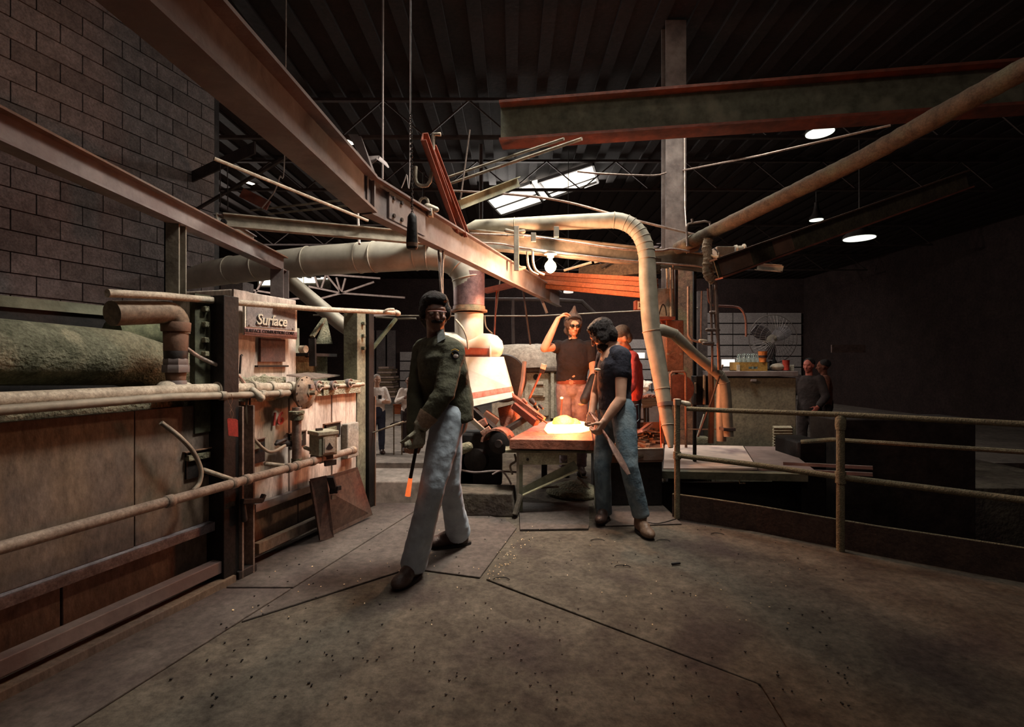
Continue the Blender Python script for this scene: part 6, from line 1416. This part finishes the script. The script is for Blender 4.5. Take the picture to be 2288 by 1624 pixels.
hm = MB(); hm.ell(g(0,.045,.095),(.055,.035,.025),R); remesh('hair', hm, hair_m, A3, .008, 1)
for k in (-1,1): MB().ell(g(.031*k,.096,.014),(.027,.012,.020),R).build('goggle_lens', glass_dark, A3)
MB().tube([g(-.075,.04,.02),g(0,.108,.016),g(.075,.04,.02)],.004,6).build('goggle_strap', black_iron, A3)
tm = MB(); sx=V(1,0,0); sy=V(0,-1,0)
tm.loft([sec(neck0+V(0,0,-.005),.075,.07),sec(neck0+V(0,0,-.06),.19,.10),sec(chest,.205,.125),sec(chest-V(0,0,.12),.19,.13),sec(waist,.18,.125),sec(pel+V(0,0,.06),.182,.125)],24)
tm.chain_cap([chest+V(-.08,0,.08),shR,shR.lerp(elR,.25)],[.08,.075,.07]); tm.chain_cap([chest+V(.08,0,.08),shL,shL.lerp(elL,.5)],[.08,.073,.064])
remesh('tee_shirt', tm, tee_black, A3, .009, 4, wr=.006, wf=12, seed=3)
MB().cap(g(.035,.07,-.135),g(.05,.066,-.145),.008,.008).build('shirt_button', white_paint, A3)
jn = MB()
for h_ in (hipR,hipL): leg_m(jn,h_,V(h_.x*1.02,h_.y-.03,.50),V(h_.x*1.02,h_.y+.02,.10),.10,.072,.06,flare=.07)
jn.cap(pel+V(0,0,.06),pel-V(0,0,.03),.13,.125); remesh('jeans', jn, denim_p, A3, .010, 4, wr=.006, wf=12, seed=9)
MB().loft([(waist-V(0,0,.055),V(.178,0,0),V(0,.13,0)),(waist-V(0,0,.10),V(.178,0,0),V(0,.13,0))],24).build('belt', redpaint, A3)
MB().lathe(waist+V(-.02,-.128,-.078),V(0,-1,0),[(0,.028),(.012,.026)],14).build('buckle', ladle, A3)
for h_ in (hipR,hipL): shoe(A3, V(h_.x*1.02,h_.y+.02,.08), V(h_.x*1.02,h_.y-.9,0), 0, dark_leather, high=.12)
bm = MB(); bm.chain_cap([P(1327,845,5.6),P(1318,870,5.5),P(1306,893,5.4)],[.055,.06,.05]); remesh('sleeve_mitt', bm, black_iron, A3, .010, 2, wr=.004)
# ---------------------------------------------------------------- 4 red shirt
A4 = T('person','man in red shirt and dark cap standing behind the man in the navy tee','person',P(1405,1060,5.3)); A4.location.z=0
hd = P(1388,757,5.25); f4=V(-.8,-.2,-.55); neck0=P(1400,780,5.3); chest=P(1406,812,5.3); pel=P(1408,890,5.35)
mb=MB(); g,R=head(mb,hd,f4); mb.cap(neck0,hd-V(-.01,0,.04),.055,.05); mb.cap(chest,pel,.12,.11)
shL=P(1412,800,5.15); shR=P(1398,800,5.45); elL=P(1409,860,5.05); wrL=P(1385,900,4.95); elR=P(1385,860,5.45); wrR=P(1365,890,5.4)
mb.chain_cap([chest,shL,elL,wrL],[.07,.05,.042,.028]); mb.chain_cap([chest,shR,elR,wrR],[.07,.05,.042,.028]); hand(mb,wrL,V(-.8,-.2,-.4),V(0,0,-1),V(0,-1,0),curl=.8); hand(mb,wrR,V(-.8,-.2,-.4),V(0,0,-1),V(0,-1,0),curl=.8)
hips=[P(1402,895,5.42),P(1412,895,5.28)]
for h_ in hips: mb.cap(pel,h_,.1,.08); mb.cap(h_,V(h_.x,h_.y,.5),.07,.05); mb.cap(V(h_.x,h_.y,.5),V(h_.x+.02,h_.y,.08),.048,.035)
remesh('body', mb, skin, A4, .009, 3)
hm=MB(); hm.ell(g(0,-.03,.055),(.088,.108,.085),R); hm.ell(g(0,-.06,-.01),(.085,.06,.08),R); remesh('cap', hm, M('dark grey cap',(.10,.09,.085),(.05,.045,.04),12,.8), A4, .009, 2)
MB().ell(g(0,.10,.06),(.07,.06,.010),R).build('cap_peak', M('dark grey cap',(.1,.09,.085)), A4)
tm=MB(); tw=(pel-neck0).normalized(); sx=V(.1,-1,0); sx=(sx-tw*sx.dot(tw)).normalized(); sy=tw.cross(sx)
tm.loft([sec(neck0+tw*.01,.07,.065),sec(neck0+tw*.06,.17,.09),sec(chest+tw*.02,.20,.12),sec(chest+tw*.2,.18,.125),sec(pel,.18,.12)],24)
tm.chain_cap([shL,elL,wrL],[.075,.06,.045]); tm.chain_cap([shR,elR,wrR],[.075,.06,.045]); remesh('red_shirt', tm, red_cloth, A4, .010, 4, wr=.006, wf=12)
jn=MB()
for h_ in hips: leg_m(jn,h_,V(h_.x,h_.y,.5),V(h_.x+.02,h_.y,.10),.10,.072,.06)
jn.cap(pel+V(0,0,.02),pel-V(0,0,.03),.125,.12); remesh('trousers', jn, navy_cloth, A4, .011, 3, wr=.005)
for h_ in hips: shoe(A4, V(h_.x+.02,h_.y,.08), V(h_.x-.8,h_.y-.2,0), 0, dark_leather)
# ---------------------------------------------------------------- distant people
def far_person(px, D, fz, h, label, top, bottom, face, arms, skinm=skin, hairm=None, detail=None):
    b = V(P(px,0,D).x, D, fz); s = h/1.75; A = T('person', label, 'person', b)
    f = face.normalized(); r = V(f.y,-f.x,0).normalized()
    q = lambda x,y,z: b+r*x*s+f*y*s+V(0,0,z*s)
    mb=MB(); g,R=head(mb,q(0,.02,1.62),f+V(0,0,-.1),s=s); mb.cap(q(0,0,1.42),q(0,.01,1.56),.055*s,.052*s); mb.cap(q(0,0,1.28),q(0,0,1.0),.095*s,.09*s)
    for k,(e,w) in zip((-1,1),arms):
        mb.chain_cap([q(.17*k,0,1.40),q(*e),q(*w)],[.05*s,.042*s,.028*s]); 
        hand(mb,q(*w),(q(*w)-q(*e)).normalized(),-f,V(0,0,1),curl=.7,s=s)
        mb.cap(q(.09*k,0,.95),q(.10*k,.02,.5),.075*s,.05*s); mb.cap(q(.10*k,.02,.5),q(.11*k,-.02,.08),.048*s,.035*s)
    remesh('body', mb, skinm, A, .012, 2)
    tm=MB(); R2=[(q(0,0,1.46),.08,.07),(q(0,0,1.40),.19,.10),(q(0,0,1.26),.20,.125),(q(0,0,1.08),.17,.12),(q(0,0,.92),.18,.12)]
    tm.loft([(c_,r*w_*s,f*d_*s) for c_,w_,d_ in R2],20)
    for k,(e,w) in zip((-1,1),arms): tm.chain_cap([q(.16*k,0,1.40),q(*e),q(*e).lerp(q(*w),.8)],[.075*s,.06*s,.05*s])
    remesh('shirt', tm, top, A, .013, 3, wr=.006, wf=12)
    jn=MB(); jn.cap(q(0,0,.98),q(0,0,.90),.14*s,.14*s)
    for k in (-1,1): leg_m(jn,q(.09*k,0,.92),q(.10*k,.02,.5),q(.11*k,-.02,.10),.10*s,.075*s,.06*s)
    remesh('trousers', jn, bottom, A, .013, 3, wr=.005, wf=12)
    hm=MB(); hm.ell(g(0,-.03,.05),(.086*s,.10*s,.085*s),R); remesh('hair', hm, hairm or hair_m, A, .012, 1)
    for k in (-1,1): shoe(A, q(.11*k,-.02,.08), q(.11*k,.9,.0), fz, dark_leather, s=s)
    return A, q
fa1,q = far_person(842,10.9,LOW,1.76,'white shirted man with crossed arms half hidden by the furnace end',white_cloth,navy_cloth,V(.55,-1,0),(((-.25,.05,1.14),(.10,.20,1.18)),((.25,.05,1.14),(-.10,.20,1.15))),hairm=M('grey hair',(.35,.3,.26),(.2,.17,.15),30,.9))
MB().box(q(-.02,.2,1.26),(.07,.03,.08)).build('dark_badge', black_iron, fa1, label='dark camera on the chest')
far_person(914,11.2,LOW,1.72,'far man in white short sleeved shirt and dark trousers with raised forearms',white_cloth,brown_cloth,V(.15,-1,0),(((-.27,.02,1.16),(-.08,.22,1.26)),((.27,.02,1.16),(.08,.22,1.26))),skinm=skin_d)
org = M('orange lit overall',(.20,.06,.03),(.10,.035,.02),9,.9)  # orange light is put into this cloth colour
far_person(1808,8.2,-.35,1.74,'dim man in brown overalls with a red lit face standing right of the grey cabinet',brown_cloth,brown_cloth,V(-.8,-.6,0),(((-.26,.02,1.12),(-.2,.18,.95)),((.26,.02,1.12),(.22,.15,.92))),skinm=M('red lit skin',(.45,.12,.08),(.3,.07,.05),12,.6))  # red light on the face is put into the skin colour
far_person(1842,8.7,-.35,1.72,'dim man in orange lit jacket behind the dim brown overalled man',org,brown_cloth,V(-.6,.3,0),(((-.27,.02,1.12),(-.24,.10,.9)),((.27,.02,1.12),(.24,.10,.9))),skinm=org)
